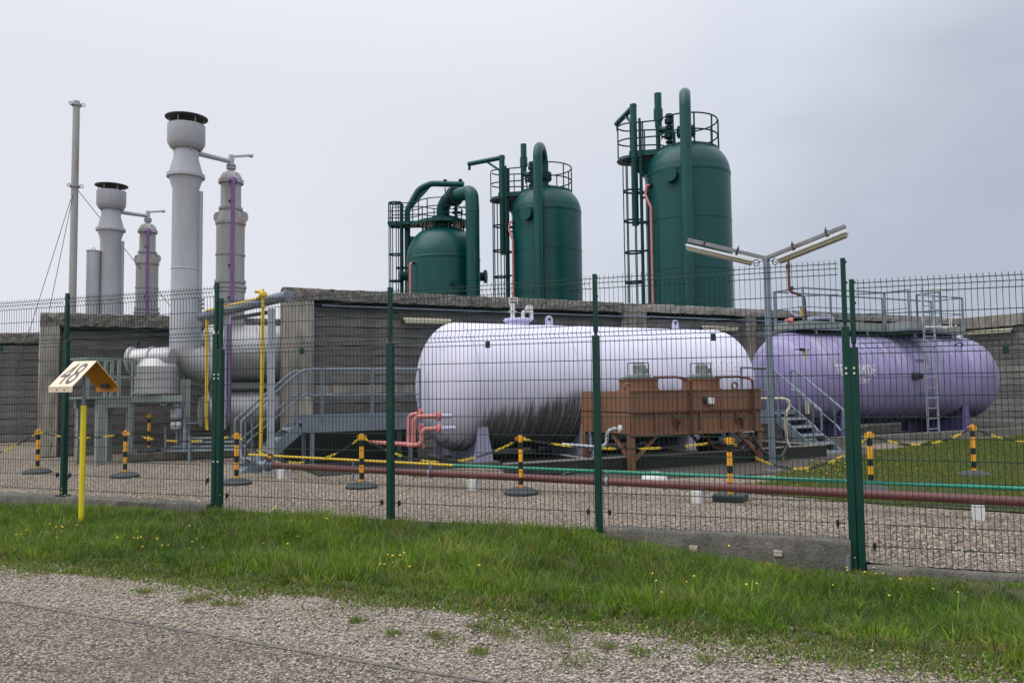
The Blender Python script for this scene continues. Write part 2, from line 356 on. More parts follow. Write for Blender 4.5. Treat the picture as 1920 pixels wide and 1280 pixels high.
def fillet(pts, r, n=6):
    pts = [V(p) for p in pts]; o = [pts[0]]
    for i in range(1, len(pts)-1):
        p = pts[i]; d0 = (pts[i-1]-p); d1 = (pts[i+1]-p); ang = d0.angle(d1)
        if ang > 3.1: o.append(p); continue
        c = min(r/math.tan(ang/2), d0.length*.49, d1.length*.49); d0.normalize(); d1.normalize()
        a = p+d0*c; b = p+d1*c
        rr = c*math.tan(ang/2); bis = (d0+d1).normalized(); cen = p+bis*(rr/math.sin(ang/2))
        va, vb = a-cen, b-cen; tot = va.angle(vb); axis = va.cross(vb).normalized()
        for k in range(n+1): o.append(cen + Matrix.Rotation(tot*k/n, 3, axis) @ va)
    o.append(pts[-1]); return o
def arc(c, a, b, r, t0, t1, n):
    return [V(c) + (a*math.cos(t0+(t1-t0)*i/n) + b*math.sin(t0+(t1-t0)*i/n))*r for i in range(n+1)]
def rope(p0, p1, sag, n=20):
    p0, p1 = V(p0), V(p1); return [p0.lerp(p1, i/n) - Z*(sag*4*(i/n)*(1-i/n)) for i in range(n+1)]
def text_mesh(txt, size, mat, extr=.002):
    cu = bpy.data.curves.new('lettering', 'FONT'); cu.body = txt; cu.size = size; cu.extrude = extr; cu.align_x = 'LEFT'; cu.resolution_u = 4
    o = bpy.data.objects.new('lettering', cu); COL.objects.link(o)
    dg = bpy.context.evaluated_depsgraph_get(); me = bpy.data.meshes.new_from_object(o.evaluated_get(dg))
    bpy.data.objects.remove(o); bpy.data.curves.remove(cu); me.materials.clear(); me.materials.append(M[mat]); return me
# ================================================================ ground, road, verge
def smooth(x): x = np.clip(x, 0, 1); return x*x*(3-2*x)
def fbm(x, y, s=1.0):
    r = 0
    for k, (a, b, c, d) in enumerate(((1.3, .7, .4, 1.1), (-.9, 1.6, 2.2, .3), (2.7, 1.9, 1.0, 2.0), (-3.1, 4.2, .2, .9), (6.1, -4.4, 3.0, .1), (8.3, 7.7, 1.5, 2.2))):
        r = r + np.sin((a*x+b*y)*s+c+1.3*np.sin((b*x-a*y)*s*.6+d))/(1.6**k)
    return r/2.6
def verge_z(t, s):
    zf = np.where(t < .6, 0.0, -0.25*smooth((t-.6)/2.8))
    s = s - .06*np.clip(t, 0, 5); z = zf*(1-smooth(s/3.1)) - .10*np.sin(np.pi*np.clip(s/3.2, 0, 1)) + .022*fbm(t*1.7, s*2.1) + .012*fbm(t*6, s*6)
    return z - .22*smooth((s-2.85)/.75) + .055*smooth((s-2.2)/.8)
def yard_z(t, s): return -.17*smooth((t-3.1)/.5)*smooth((s+1.6)/1.3) + .008*fbm(t*1.1, s*1.3)
def grid(name, ts, ss, fz, mat):
    T, S_ = np.meshgrid(ts, ss, indexing='ij'); zz = fz(T, S_)
    P = np.stack([F0.x+FD.x*T+FN.x*S_, F0.y+FD.y*T+FN.y*S_, zz], -1).reshape(-1, 3)
    n, k = len(ts), len(ss); idx = np.arange(n*k).reshape(n, k)
    f = np.stack([idx[:-1, :-1], idx[1:, :-1], idx[1:, 1:], idx[:-1, 1:]], -1).reshape(-1, 4)
    me = bpy.data.meshes.new(name); me.from_pydata(P.tolist(), [], f.tolist()); me.materials.append(M[mat])
    bm = bmesh.new(); bm.from_mesh(me); bmesh.ops.recalc_face_normals(bm, faces=bm.faces)
    if sum(fc.normal.z for fc in bm.faces) < 0: bmesh.ops.reverse_faces(bm, faces=bm.faces)
    bm.to_mesh(me); bm.free(); me.polygons.foreach_set('use_smooth', [True]*len(me.polygons))
    o = bpy.data.objects.new(name, me); COL.objects.link(o); o['kind'] = 'structure'; return o
g = MB(); g.quad((-900, -900, -.6), (900, -900, -.6), (900, 900, -.6), (-900, 900, -.6)); o = g.build('ground', 'farground', smooth=False); o['kind'] = 'structure'
far = [-160, -90, -50, -28, -16]
grid('gravel_yard', np.concatenate([[-150, -80, -40, -20], np.linspace(-13, 12, 101), [20, 40, 80, 150]]), np.concatenate([far, np.linspace(-12, -.0, 61)]), yard_z, 'gravel')
grid('grass_verge_soil', np.concatenate([[-150, -60, -25], np.linspace(-16, 11, 271), [25, 60, 150]]), np.linspace(.02, 3.95, 60), verge_z, 'soil')
def seam_s(t): return 3.86 + .085*np.clip(t+5.2, 0, 9) + .012*np.sin(t*2.3)
grid('gravel_shoulder', np.concatenate([[-150, -60, -25], np.linspace(-16, 11, 109), [25, 60, 150]]), np.linspace(2.9, 5.6, 28), lambda t, s: -.006+.006*fbm(t*2.2, s*2.4)-.030*smooth((s-seam_s(t)+.1)/.3), 'shoulder')
def road_grid():
    ts = np.concatenate([[-150, -60, -25], np.linspace(-16, 11, 109), [25, 60, 150]]); mb = MB(); sm = MB()
    P = []; Q = []
    for t in ts:
        s0 = float(seam_s(t)); P.append((FP(t, s0, .006), FP(t, 8, .03), FP(t, 40, .0)))
        wd = .013+.008*math.sin(t*7.1)+.007*math.sin(t*17.7+1); Q.append((FP(t, s0-.01-wd/2, .010), FP(t, s0+.01+wd/2, .010)))
    for i in range(len(ts)-1):
        mb.quad(P[i][0], P[i+1][0], P[i+1][1], P[i][1]); mb.quad(P[i][1], P[i+1][1], P[i+1][2], P[i][2]); sm.quad(Q[i][0], Q[i+1][0], Q[i+1][1], Q[i][1])
    o = mb.build('road', 'road'); o['kind'] = 'structure'; o = sm.build('road_seam', 'seam'); o['kind'] = 'structure'
road_grid()

# concrete kerb beams under the fence
def kerb(t0, t1, s0, s1, z0, z1, holes=()):
    n = max(4, int((t1-t0)/.12)); mb = MB(); i0 = 0
    for i in range(n+1):
        t = t0+(t1-t0)*i/n; j = lambda a: random.uniform(-a, a)
        for (s, z, k) in ((s0, z0, 0), (s0, z1-.015+j(.004), .004), (s0+.015, z1+j(.006), .006), (s1-.02, z1+j(.006), .006), (s1, z1-.02+j(.010), .008), (s1+.006, (z0+z1)/2, .006), (s1+.01, z0, 0)):
            mb.v.append(tuple(FP(t, s+j(k) if k else s, z)))
    for i in range(n):
        for k in range(6): mb.f.append((i*7+k, (i+1)*7+k, (i+1)*7+k+1, i*7+k+1))
    mb.f.append(tuple(range(7))); mb.f.append(tuple(range(n*7, n*7+7)))
    o = mb.build('concrete_kerb', 'kerb', ang=50); o['kind'] = 'structure'; return o
kerb(-12.5, -4.13, -.12, .13, -.3, .085)
k2 = kerb(1.06, 3.40, -.12, .10, -.5, .045)
for t in (1.95, 2.75):
    p = MB(); p.box(FP(t, .112, -.105), (.085, .02, .06), (FD, FN, Z), .006); p.build('mortar_patch', 'stone', k2)
kerb(3.535, 9.5, -.14, .10, -.6, -.175)

# ================================================================ the mesh fence
fence = thing('mesh_fence', 'tall dark green welded mesh fence on square posts with a folded extension on top', 'fence', FP(0, 0, 0))
def post(t, z0, zt, ztop, plate=False, s=0.0):
    mb = MB(); mb.box(FP(t, s, (z0+zt)/2), (.070, .076, zt-z0), (FD, FN, Z), .006); mb.build('fence_post', 'fence', fence)
    mb = MB(); mb.box(FP(t, s, (zt+.035+ztop)/2), (.046, .048, ztop-zt-.035), (FD, FN, Z), .004); e = mb.build('post_extension', 'fence', fence)
    mb = MB(); mb.box(FP(t, s, zt+.017), (.030, .030, .036), (FD, FN, Z), .003); mb.build('spigot', 'dark', e)
    for z in (zt+.62, zt+.42): mb = MB(); mb.box(FP(t+.026, s+.005, z), (.016, .03, .022), (FD, FN, Z), .003); mb.build('bracket', 'wire', e)
    if plate:
        mb = MB(); mb.box(FP(t, s+.01, z0+.006), (.17, .13, .012), (FD, FN, Z), .002); mb.build('base_plate', 'dark', fence)
def wire_panel(t0, t1, zb, hs, ht, folds=(), s=0.0):
    mb = MB(); r = .0030; rh = .0042
    n = int(round((t1-t0)/.05)); dt = (t1-t0-.02)/max(n, 1)
    prof = [(zb, 0)]
    for c in folds: prof += [(zb+c-.052, 0), (zb+c-.004, .036), (zb+c+.004, .036), (zb+c+.052, 0)]
    prof.append((zb+ht, 0))
    for i in range(n+1):
        t = t0+.01+dt*i; mb.tube([FP(t, s+o_, z) for z, o_ in prof], r, 4, cap=False)
    for h, off in hs: mb.tube([FP(t0-.012, s+.006+off, zb+h), FP(t1+.012, s+.006+off, zb+h)], rh, 4, cap=False)
    return mb
UH = [(.035, 0), (.048, .036), (.10, 0), (.30, 0), (.50, 0)]
def bay(t0, t1, z0, full=True):
    a, b = t0+.045, t1-.045
    hs = [(.03+.2*k, 0) for k in range(11)]
    wire_panel(a, b, z0, hs, 2.06).build('mesh_panel', 'wire', fence, smooth=False)
    H = .665; zb = z0+2.075
    up = [(H-.035, 0), (H-.088, .038), (H-.142, 0), (H-.335, 0), (H-.535, 0), (.052, .038), (.006, 0)]
    wire_panel(a, b, zb, up, H, (.052+.002, H-.088)).build('mesh_extension', 'wire', fence, smooth=False)
    tm = (a+b)/2
    mb = MB(); mb.box(FP(tm, .008, z0+2.035), (.048, .03, .075), (FD, FN, Z), .004); mb.build('panel_clip', 'fence', fence)
    for t in (a+.07, b-.07):
        for zz in (.23,):
            mb = MB(); mb.box(FP(t, .004, z0+zz), (.03, .035, .06), (FD, FN, Z), .006); mb.tube([FP(t, .02, z0+zz+.03), FP(t, .03, z0+zz-.055)], .006, 6); mb.build('fixing_clip', 'black', fence)
def bolts(t, z):
    mb = MB()
    for dt in (-.035, .035):
        for dz in ((0, -.05) if z > 1.3 else (0,)): mb.lathe([(.011, 0), (.011, .012)], FP(t+dt, .034, z+dz), FN, 8)
    mb.build('bolt', 'white', fence)
    mb = MB(); mb.box(FP(t, .0345, z-.02), (.13, .004, .03), (FD, FN, Z)); mb.build('joining_plate', 'fence', fence)
# left, higher section
post(-9.35, .09, 2.26, 2.93, True); post(-6.74, .09, 2.26, 2.93, True)
post(-4.10, .07, 2.26, 2.93)
bay(-9.35, -6.74, .145); bay(-6.74, -4.10, .145); bay(-11.9, -9.35, .145)
# middle section
for t in (-1.54, .96): post(t, -.25, 2.06, 2.72)
post(-4.028, -.25, 2.06, 2.72); post(3.424, -.55, 2.06, 2.72)
bay(-4.02, -1.54, -.035); bay(-1.54, .96, -.035); bay(.96, 3.41, -.035)
# right, lower section
post(3.495, -.6, 1.86, 2.51); bay(3.495, 6.0, -.235); post(6.0, -.6, 1.86, 2.51); bay(6.0, 8.5, -.235)
mb = MB(); mb.tube([FP(3.37, .14, -.5), FP(3.37, .14, -.08)], .022, 10); mb.build('ground_stub', 'galv', fence)
bolts(3.452, 1.66); bolts(-4.06, 1.73); bolts(-4.06, .62)

# ================================================================ grass, stones, flowers
CAMX = np.array(CAM[:])
def inview(P, mg=.05):
    d = P-CAMX; fw = np.array(_fw[:]); c = d@fw
    return (c > .5) & (np.abs(d@np.array(RT[:])/np.maximum(c, .01)) < .64+mg) & (np.abs(d@np.array(UP[:])/np.maximum(c, .01)) < .427+mg)
def blades(name, P, h, wd, lean, col, label=None, ld=None):
    n = len(P); th = rng.uniform(0, 2*np.pi, n); ld = rng.uniform(0, 2*np.pi, n) if ld is None else ld
    sd = np.stack([np.cos(th), np.sin(th), np.zeros(n)], -1); l = np.stack([np.cos(ld), np.sin(ld), np.zeros(n)], -1)
    up = np.array([0, 0, 1.0]); h = h[:, None]; wd = wd[:, None]; lean = lean[:, None]
    b0 = P - sd*wd/2; b1 = P + sd*wd/2
    c = P + up*h*.55*(1-.25*lean) + l*h*.30*lean; m0 = c - sd*wd*.40; m1 = c + sd*wd*.40
    tip = P + up*h*np.maximum(1-.62*lean*lean, .25) + l*h*.95*lean
    vv = np.stack([b0, b1, m1, m0, tip], 1).reshape(-1, 3)
    i = np.arange(n)*5
    quads = np.stack([i, i+1, i+2, i+3], -1); tris = np.stack([i+3, i+2, i+4], -1)
    me = bpy.data.meshes.new(name); me.vertices.add(n*5); me.vertices.foreach_set('co', vv.astype(np.float32).ravel())
    me.loops.add(n*7); me.polygons.add(n*2)
    lp = np.concatenate([quads, tris], 1).ravel(); me.loops.foreach_set('vertex_index', lp.astype(np.int32))
    st = np.stack([np.arange(n)*7, np.arange(n)*7+4], -1).ravel(); me.polygons.foreach_set('loop_start', st.astype(np.int32))
    me.polygons.foreach_set('use_smooth', np.ones(n*2, bool))
    me.update(calc_edges=True)
    at_ = me.color_attributes.new('tint', 'FLOAT_COLOR', 'POINT'); cc = np.repeat(np.concatenate([col, np.ones((n, 1))], 1), 5, 0)
    at_.data.foreach_set('color', cc.astype(np.float32).ravel()); me.materials.append(M['grass'])
    o = bpy.data.objects.new(name, me); COL.objects.link(o); o['kind'] = 'stuff'
    if label: o['label'] = label
    return o
PAL = np.array([(.128, .232, .016), (.062, .130, .014), (.190, .290, .022), (.120, .185, .060), (.28, .24, .09), (.15, .12, .065)])
def colours(n, pr, var=.22, patch=None):
    k = rng.choice(len(PAL), n, p=pr); c = PAL[k]*(1+rng.uniform(-var, var, (n, 1)))
    if patch is not None: c = c*(1+.22*patch[:, None]*np.array([1.1, .8, .6]))
    return np.clip(c, .003, .5)
def verge_grass():
    # tufts first, then the blades that spring from each
    n = 16500; t = rng.uniform(-11, 7.5, n); s = rng.uniform(.05, 3.9, n)
    edge = 3.36 + .06*np.clip(t, 0, 5) + .14*fbm(t*2.3, t*.7) + .08*fbm(t*9, t*3.1)
    cl = fbm(t*1.7, s*2.0); cl2 = fbm(t*.8+4, s*1.0)
    dens = np.clip(.80+.30*cl, .3, 1)*smooth((edge+.05-s)/.25)
    k = rng.random(n) < dens; t, s, cl, cl2, edge = (a[k] for a in (t, s, cl, cl2, edge)); n = len(t)
    big = np.clip(rng.lognormal(0, .35, n), .5, 2.0)
    H = np.clip(.115+.045*cl+.050*cl2, .05, .3); H = np.where((s > .2) & (s < 2.75), H+.045, H)*big**.6
    H *= .86*(.28+.72*smooth((edge-s)/.75)); H *= np.where(s < .3, .8, 1); H *= np.where((t > .95) | (t < -4.1), .38+.62*smooth((s-.12)/.75), 1)
    ta = rng.uniform(0, 2*np.pi, n); tl = rng.uniform(0, .45, n)
    pr = np.array([.40, .20, .20, .12, .05, .03]); kc = rng.choice(6, n, p=pr); col = PAL[kc]*(1+rng.uniform(-.30, .28, (n, 1)))*(1+.36*cl2[:, None]*np.array([1.15, .85, .5]))*(1+.22*cl[:, None])
    m = rng.integers(16, 36, n); I = np.repeat(np.arange(n), m); N_ = len(I)
    a = rng.uniform(0, 2*np.pi, N_); r = rng.random(N_)**.6*.070*big[I]
    dx, dy = np.cos(a)*r, np.sin(a)*r
    T = t[I]+dx; S_ = s[I]+dy
    kz = ((T < -4.1) & (S_ < .17)) | ((T > 1.05) & (T < 3.4) & (S_ < .15)) | ((T > 3.6) & (S_ < .15)) | ((np.abs(T-3.45) < .08) & (np.abs(S_) < .05)) | (S_ < .02)
    P = np.stack([F0.x+FD.x*T+FN.x*S_, F0.y+FD.y*T+FN.y*S_, verge_z(T, S_)-.008], -1)
    k = inview(P) & ~kz; I, P, a, r, S_ = I[k], P[k], a[k], r[k], S_[k]; N_ = len(I)
    h = H[I]*rng.uniform(.55, 1.3, N_); h = np.where(rng.random(N_) < .03, h*1.6, h)
    lean = np.clip(.30+6.5*r*.8+rng.normal(0, .20, N_), .05, 1.08)
    c = col[I]*rng.uniform(.65, 1.35, (N_, 1)); dry = smooth((S_-edge[I]+.45)/.45)
    dm = (rng.random(N_) < .05+dry*.30)[:, None]; c = np.where(dm, np.array([.24, .195, .085])*rng.uniform(.5, 1.2, (N_, 1)), c)
    wd = rng.uniform(.0045, .0085, N_)*np.where(rng.random(N_) < .06, 1.8, 1)
    # outward lean from the tuft's heart, mixed with the tuft's own tilt
    ox = np.cos(a)+np.cos(ta[I])*tl[I]*2.0; oy = np.sin(a)+np.sin(ta[I])*tl[I]*2.0
    ld = np.arctan2(FD.y*ox+FN.y*oy, FD.x*ox+FN.x*oy)+rng.normal(0, .35, N_)
    blades('grass_verge', P, h, wd, lean, np.clip(c, .004, .5), 'long tufted green grass on the verge between fence and road', ld)
    # low moss and seedlings that fray out into the gravel
    n = 60000; t = rng.uniform(-11, 7.5, n); s = 3.30+.06*np.clip(t, 0, 5)+rng.normal(-.12, .17, n); k = fbm(t*3, s*3)+.25+1.2*smooth((3.36+.06*np.clip(t, 0, 5)-s)/.2) > rng.uniform(-.2, .9, n); t, s = t[k], s[k]; n = len(t)
    P = np.stack([F0.x+FD.x*t+FN.x*s, F0.y+FD.y*t+FN.y*s, np.maximum(verge_z(t, s), -.006)], -1); k = inview(P); P = P[k]; n = len(P)
    o = blades('verge_edge_moss', P, rng.uniform(.012, .045, n), rng.uniform(.006, .014, n), rng.uniform(.3, 1.05, n), colours(n, [.30, .15, .15, .05, .20, .15], .25), 'thin mossy fringe where the grass frays into the gravel')
verge_grass()
def pip(x, y, poly):
    ins = np.zeros(len(x), bool); j = len(poly)-1
    for i in range(len(poly)):
        xi, yi = poly[i]; xj, yj = poly[j]
        c = ((yi > y) != (yj > y)) & (x < (xj-xi)*(y-yi)/(yj-yi+1e-12)+xi); ins ^= c; j = i
    return ins
LAWN = [gp(1475, 905), gp(1452, 890), gp(1560, 868), gp(1655, 846), gp(1760, 826), gp(1935, 818), gp(1990, 830), gp(1990, 978), gp(1920, 962), gp(1650, 946), gp(1480, 931), gp(1290, 914)]
lm = MB(); lm.v = [(p.x, p.y, .012) for p in LAWN]; lm.f = [tuple(range(len(LAWN)))]; o = lm.build('lawn', 'soil', smooth=False); o['kind'] = 'structure'
def lawn_grass():
    n = 330000; xs = [p.x for p in LAWN]; ys = [p.y for p in LAWN]
    x = rng.uniform(min(xs)-.6, max(xs)+.6, n); y = rng.uniform(min(ys)-.6, max(ys)+.6, n)
    jx = x+.25*fbm(x*2.2, y*2.2); jy = y+.30*fbm(y*2.6+3, x*2.6)
    k = pip(jx, jy, [(p.x, p.y) for p in LAWN]); x, y = x[k], y[k]
    P = np.stack([x, y, np.full(len(x), .008)], -1); v = inview(P); P = P[v]; x, y = x[v], y[v]; n = len(x)
    cl = fbm(x*1.1, y*1.1); k = rng.random(n) < np.clip(.8+.25*cl, .3, 1); P, x, y, cl = P[k], x[k], y[k], cl[k]; n = len(x)
    h = np.clip(.052+.022*cl, .02, .1)*rng.uniform(.6, 1.3, n)
    blades('lawn_grass', P, h, rng.uniform(.006, .012, n), np.clip(rng.normal(.5, .25, n), 0, 1), colours(n, [.38, .30, .12, .06, .10, .04], .25, cl*.9)*np.array([1.05, .86, .95]), 'short green lawn in front of the purple tank')
lawn_grass()
def moss_strip():
    n = 26000; f = rng.random(n); px = 470+f*1450; off = rng.normal(0, .23, n)
    a = gp(500, 875); b = gp(1920, 948)
    x = a.x+(b.x-a.x)*f; y = a.y+(b.y-a.y)*f+off+.08
    cl = fbm(x*1.6, y*2.4); k = rng.random(n) < np.clip(cl*1.2+.10+.25*smooth((f-.45)/.3), 0, 1); x, y, cl = x[k], y[k], cl[k]; n = len(x)
    P = np.stack([x, y, np.full(n, .0)], -1)
    c = np.array([(.13, .125, .03), (.10, .13, .02), (.16, .12, .05)])[rng.integers(0, 3, n)]*rng.uniform(.7, 1.2, (n, 1))
    blades('moss_ground_cover', P, rng.uniform(.015, .05, n), rng.uniform(.008, .018, n), rng.uniform(.3, 1, n), c, 'yellowish moss and thin grass along the red brown pipe')
moss_strip()
def stones():
    n = 46000; t = rng.uniform(-10, 5.5, n); s = rng.uniform(3.0, 5.6, n)
    ss = seam_s(t); pr = np.where(s < ss, .30+.7*smooth((s-3.1)/.3), .10*np.exp(-(s-ss)*2.0)+.012)
    k = rng.random(n) < pr; t, s = t[k], s[k]
    P = np.stack([F0.x+FD.x*t+FN.x*s, F0.y+FD.y*t+FN.y*s, np.where(s < ss[k], .002, .012)], -1)
    t2 = rng.uniform(-8, 6, 9000); s2 = -np.abs(rng.normal(.0, 1.2, 9000))-.02; P2 = np.stack([F0.x+FD.x*t2+FN.x*s2, F0.y+FD.y*t2+FN.y*s2, yard_z(t2, s2)+.004], -1)
    P = np.concatenate([P, P2]); P = P[inview(P)]; n = len(P)
    oc = np.array([(1, 0, 0), (0, 1, 0), (-1, 0, 0), (0, -1, 0), (0, 0, 1), (0, 0, -.6)], float)
    fc = np.array([(0, 1, 4), (1, 2, 4), (2, 3, 4), (3, 0, 4), (1, 0, 5), (2, 1, 5), (3, 2, 5), (0, 3, 5)])
    r = np.clip(rng.lognormal(-4.95, .38, n), .003, .02)
    vv = oc[None]*r[:, None, None]*rng.uniform(.55, 1.25, (n, 6, 1)); vv[:, :, 2] *= .7
    a = rng.uniform(0, 6.28, n); ca, sa = np.cos(a)[:, None], np.sin(a)[:, None]
    vx = vv[:, :, 0]*ca-vv[:, :, 1]*sa; vy = vv[:, :, 0]*sa+vv[:, :, 1]*ca
    vv = np.stack([vx, vy, vv[:, :, 2]], -1)+P[:, None]
    ff = (fc[None]+(np.arange(n)*6)[:, None, None]).reshape(-1, 3)
    me = bpy.data.meshes.new('gravel_stones'); me.vertices.add(n*6); me.vertices.foreach_set('co', vv.astype(np.float32).ravel())
    me.loops.add(n*24); me.polygons.add(n*8); me.loops.foreach_set('vertex_index', ff.astype(np.int32).ravel()); me.polygons.foreach_set('loop_start', (np.arange(n*8)*3).astype(np.int32)); me.update(calc_edges=True)
    me.materials.append(M['stone']); o = bpy.data.objects.new('gravel_stones', me); COL.objects.link(o); o['kind'] = 'stuff'
stones()
def flowers():
    pts = []
    def cluster(t, s, n, sp):
        for _ in range(n): pts.append((t+random.gauss(0, sp), min(3.1, max(.2, s+random.gauss(0, sp*.5)))))
    for (u, v, n, sp) in ((165, 945, 16, .30), (280, 955, 14, .35), (110, 1018, 10, .25), (60, 1022, 6, .2), (270, 1045, 8, .25), (340, 1040, 6, .2), (395, 955, 8, .2), (560, 985, 10, .5), (740, 1090, 8, .12), (1180, 1005, 4, .25), (1480, 1040, 5, .4), (1640, 1060, 6, .5), (1265, 1160, 5, .10), (1400, 1170, 2, .1), (1740, 1070, 4, .4)):
        p = gp(u, v, -.02)-F0; cluster(p.dot(FD), p.dot(FN), n, sp)
    for _ in range(8): pts.append((random.uniform(-8, 5), random.uniform(.3, 3)))
    lawnp = []
    while len(lawnp) < 130:
        p = gp(random.gauss(1540, 60), random.gauss(878, 14)); lawnp.append((p.x, p.y, random.uniform(.05, .09)))
    st = MB(); pe = MB()
    L3 = []
    for t, s in pts:
        p = FP(t, s); z = float(verge_z(np.array(t), np.array(s))); L3.append((p.x, p.y, z, random.uniform(.12, .26), .0085))
    for x, y, h in lawnp: L3.append((x, y, 0, h, .009))
    for x, y, z, h, r in L3:
        top = V((x+random.uniform(-.04, .04), y+random.uniform(-.04, .04), z+h)); st.tube([V((x, y, z)), top], .0018, 3, cap=False)
        ax = V((random.uniform(-.5, .5), random.uniform(-.7, .2), 1)); r *= random.uniform(.8, 1.3)
        pe.lathe([(r*.25, -.003), (r, .002), (r*.55, .006), (0.0005, .005)], top, ax, 7, cap=False)
    o = pe.build('yellow_flowers', 'petal', smooth=False); o['kind'] = 'stuff'; s_ = st.build('flower_stems', 'soil', o, smooth=False); s_['kind'] = 'stuff'
flowers()
def weeds():
    spots = [(270, 1110), (350, 1127), (382, 1122), (405, 1132), (440, 1134), (737, 1190), (815, 1192), (838, 1203), (900, 1176), (930, 1186), (955, 1196), (1040, 1200), (1140, 1212), (1080, 1242), (1575, 1240), (1325, 1238), (900, 1222), (1200, 1225), (668, 1165)]
    for i, (u, v) in enumerate(spots):
        p = gp(u, v, 0); n = random.randint(90, 170); sp = random.uniform(.025, .055); big = u in (1040, 1575, 1080)
        d = rng.normal(0, sp*(1.6 if big else 1), (n, 2)); P = np.stack([d[:, 0], d[:, 1], np.zeros(n)], -1)
        o = blades('weed_tuft', P, rng.uniform(.02, .055, n)*(1.5 if big else 1), rng.uniform(.003, .006, n), rng.uniform(.3, 1, n), colours(n, [.25, .15, .15, .1, .25, .1]))
        o.location = (0, 0, 0); o.name = 'leaves'; r_ = thing('weed_tuft', 'small yellow green weed tuft in the pale gravel shoulder', 'weed', p, 'weeds in the gravel shoulder'); o.parent = r_
weeds()
# ================================================================ bund walls
def jbox(L, h, th, n, j, d, nn):            # a plank: ragged long edges, local coordinates centred on its length
    mb = MB()
    for i in range(n+1):
        x = -L/2+L*i/n; r = lambda k=1: random.uniform(-j, j)*k
        for (yy, zz) in ((th/2+r(.5), -h/2+r()), (th/2+r(.5), h/2+r()), (-th/2, h/2), (-th/2, -h/2)):
            mb.v.append(tuple(d*x + nn*yy + Z*zz))
    for i in range(n):
        for k in range(4): mb.f.append((i*4+k, (i+1)*4+k, (i+1)*4+(k+1) % 4, i*4+(k+1) % 4))
    mb.f.append((0, 1, 2, 3)); mb.f.append(tuple(n*4+k for k in range(4)))
    return mb
def bund_wall(label, O, d, nn, H, spans, pillars, hc=.30, ph=.235, pale=(), thick=.30, copings=None, pm='plank'):
    root = thing('bund_wall', label, 'wall', O)
    lo = spans[0][0]; hi = spans[-1][1]
    lo = min([lo]+[p[0] for p in pillars]); hi = max([hi]+[p[1] for p in pillars])
    core = MB(); core.box(O+d*((lo+hi)/2)-nn*(thick/2+.11)+Z*(H-.06)/2, (hi-lo-.02, thick, H-.06), (d, nn, Z)); core.build('mortar_core', 'joint', root, smooth=False)
    for (t0, t1) in spans:
        L = t1-t0-.012; n = max(4, int(L/.42)); vs = []
        for q in range(5):
            o = jbox(L, ph-.017, .10, n, .010, d, nn).build('plank', pm, None, smooth=False); vs.append(o.data); bpy.data.objects.remove(o)
        k = 0; z = .02
        while z+ph < H-hc+.02:
            o = bpy.data.objects.new('plank', random.choice(vs)); COL.objects.link(o); o.parent = root
            o.location = d*((t0+t1)/2) - nn*(.055+random.uniform(0, .020)) + Z*(z+ph/2); z += ph
            if k in pale: o.data = o.data.copy(); o.data.materials[0] = M['palecoping']
            k += 1
    for (t0, t1, pr, top) in pillars:
        mb = MB(); n = 8; wd = t1-t0
        mb.box(O+d*((t0+t1)/2)+nn*(pr/2-.16)+Z*(H+top-hc*.0)/2, (wd, pr+.32, H+top), (d, nn, Z), .025); mb.build('pillar', 'pillar', root)
    for (t0, t1, mat, cz, pr) in (copings or [(lo, hi, 'coping', hc, .03)]):
        n = max(6, int((t1-t0)/.16)); mb = MB()
        for i in range(n+1):
            x = t0+(t1-t0)*i/n; r = lambda a: random.uniform(-a, a)
            for (yy, zz) in ((pr+r(.014), H-cz+r(.02)), (pr+r(.014), H-cz/2+r(.02)), (pr-.02+r(.014), H-.03+r(.016)), (-.06, H+r(.014)), (-thick-.02, H-.02), (-thick-.02, H-cz)):
                mb.v.append(tuple(O + d*x + nn*yy + Z*zz))
        for i in range(n):
            for k in range(6): mb.f.append((i*6+k, (i+1)*6+k, (i+1)*6+(k+1) % 6, i*6+(k+1) % 6))
        mb.f.append(tuple(range(6))); mb.f.append(tuple(n*6+k for k in range(6)))
        mb.build('coping', mat, root, smooth=False)
    return root
A0 = 3.78
O1 = S(A0, 0)
w1 = bund_wall('long dark concrete plank wall behind the two storage tanks', O1, A, B, 4.0, [(.70, 9.72), (10.62, 14.5), (14.95, 19.6), (20.0, 25.2)],
    [(0, .70, .17, -.015), (9.72, 10.62, .10, -.04), (14.5, 14.95, .09, -.04), (19.6, 20.0, .08, -.04)], pale=(6,),
    copings=[(.0, 9.72, 'coping', .30, .19), (9.72, 25.3, 'palecoping', .26, .13)])
O2 = S(A0+25.3, 0)
bund_wall('side wall of brown planks with a pale top band at the far end of the purple tank', O2, B, -A, 4.0, [(.1, 6.0), (6.3, 14)], [(6.0, 6.3, .08, -.04)], hc=.46, pale=(8,), copings=[(0, 14, 'palecoping', .44, .10)])
O0 = at(70, 858, 19.3); O0.z = 0
bund_wall('lower dark concrete plank wall behind the grey process unit', O0, A, B, 3.5, [(.42, 6.5), (6.9, 9.0)], [(0, .42, .15, -.02), (6.5, 6.9, .1, -.03)], hc=.34, copings=[(0, 9.0, 'coping', .34, .16)], pm='darkplank')
O3 = at(-150, 840, 25.4); O3.z = 0
bund_wall('furthest concrete wall at the left edge behind the tall mast', O3, V((1, .06, 0)).normalized(), V((.06, -1, 0)).normalized(), 3.5, [(0, 3.6), (3.9, 8.0)], [(3.6, 3.9, .1, -.03)], hc=.34, pm='darkplank')
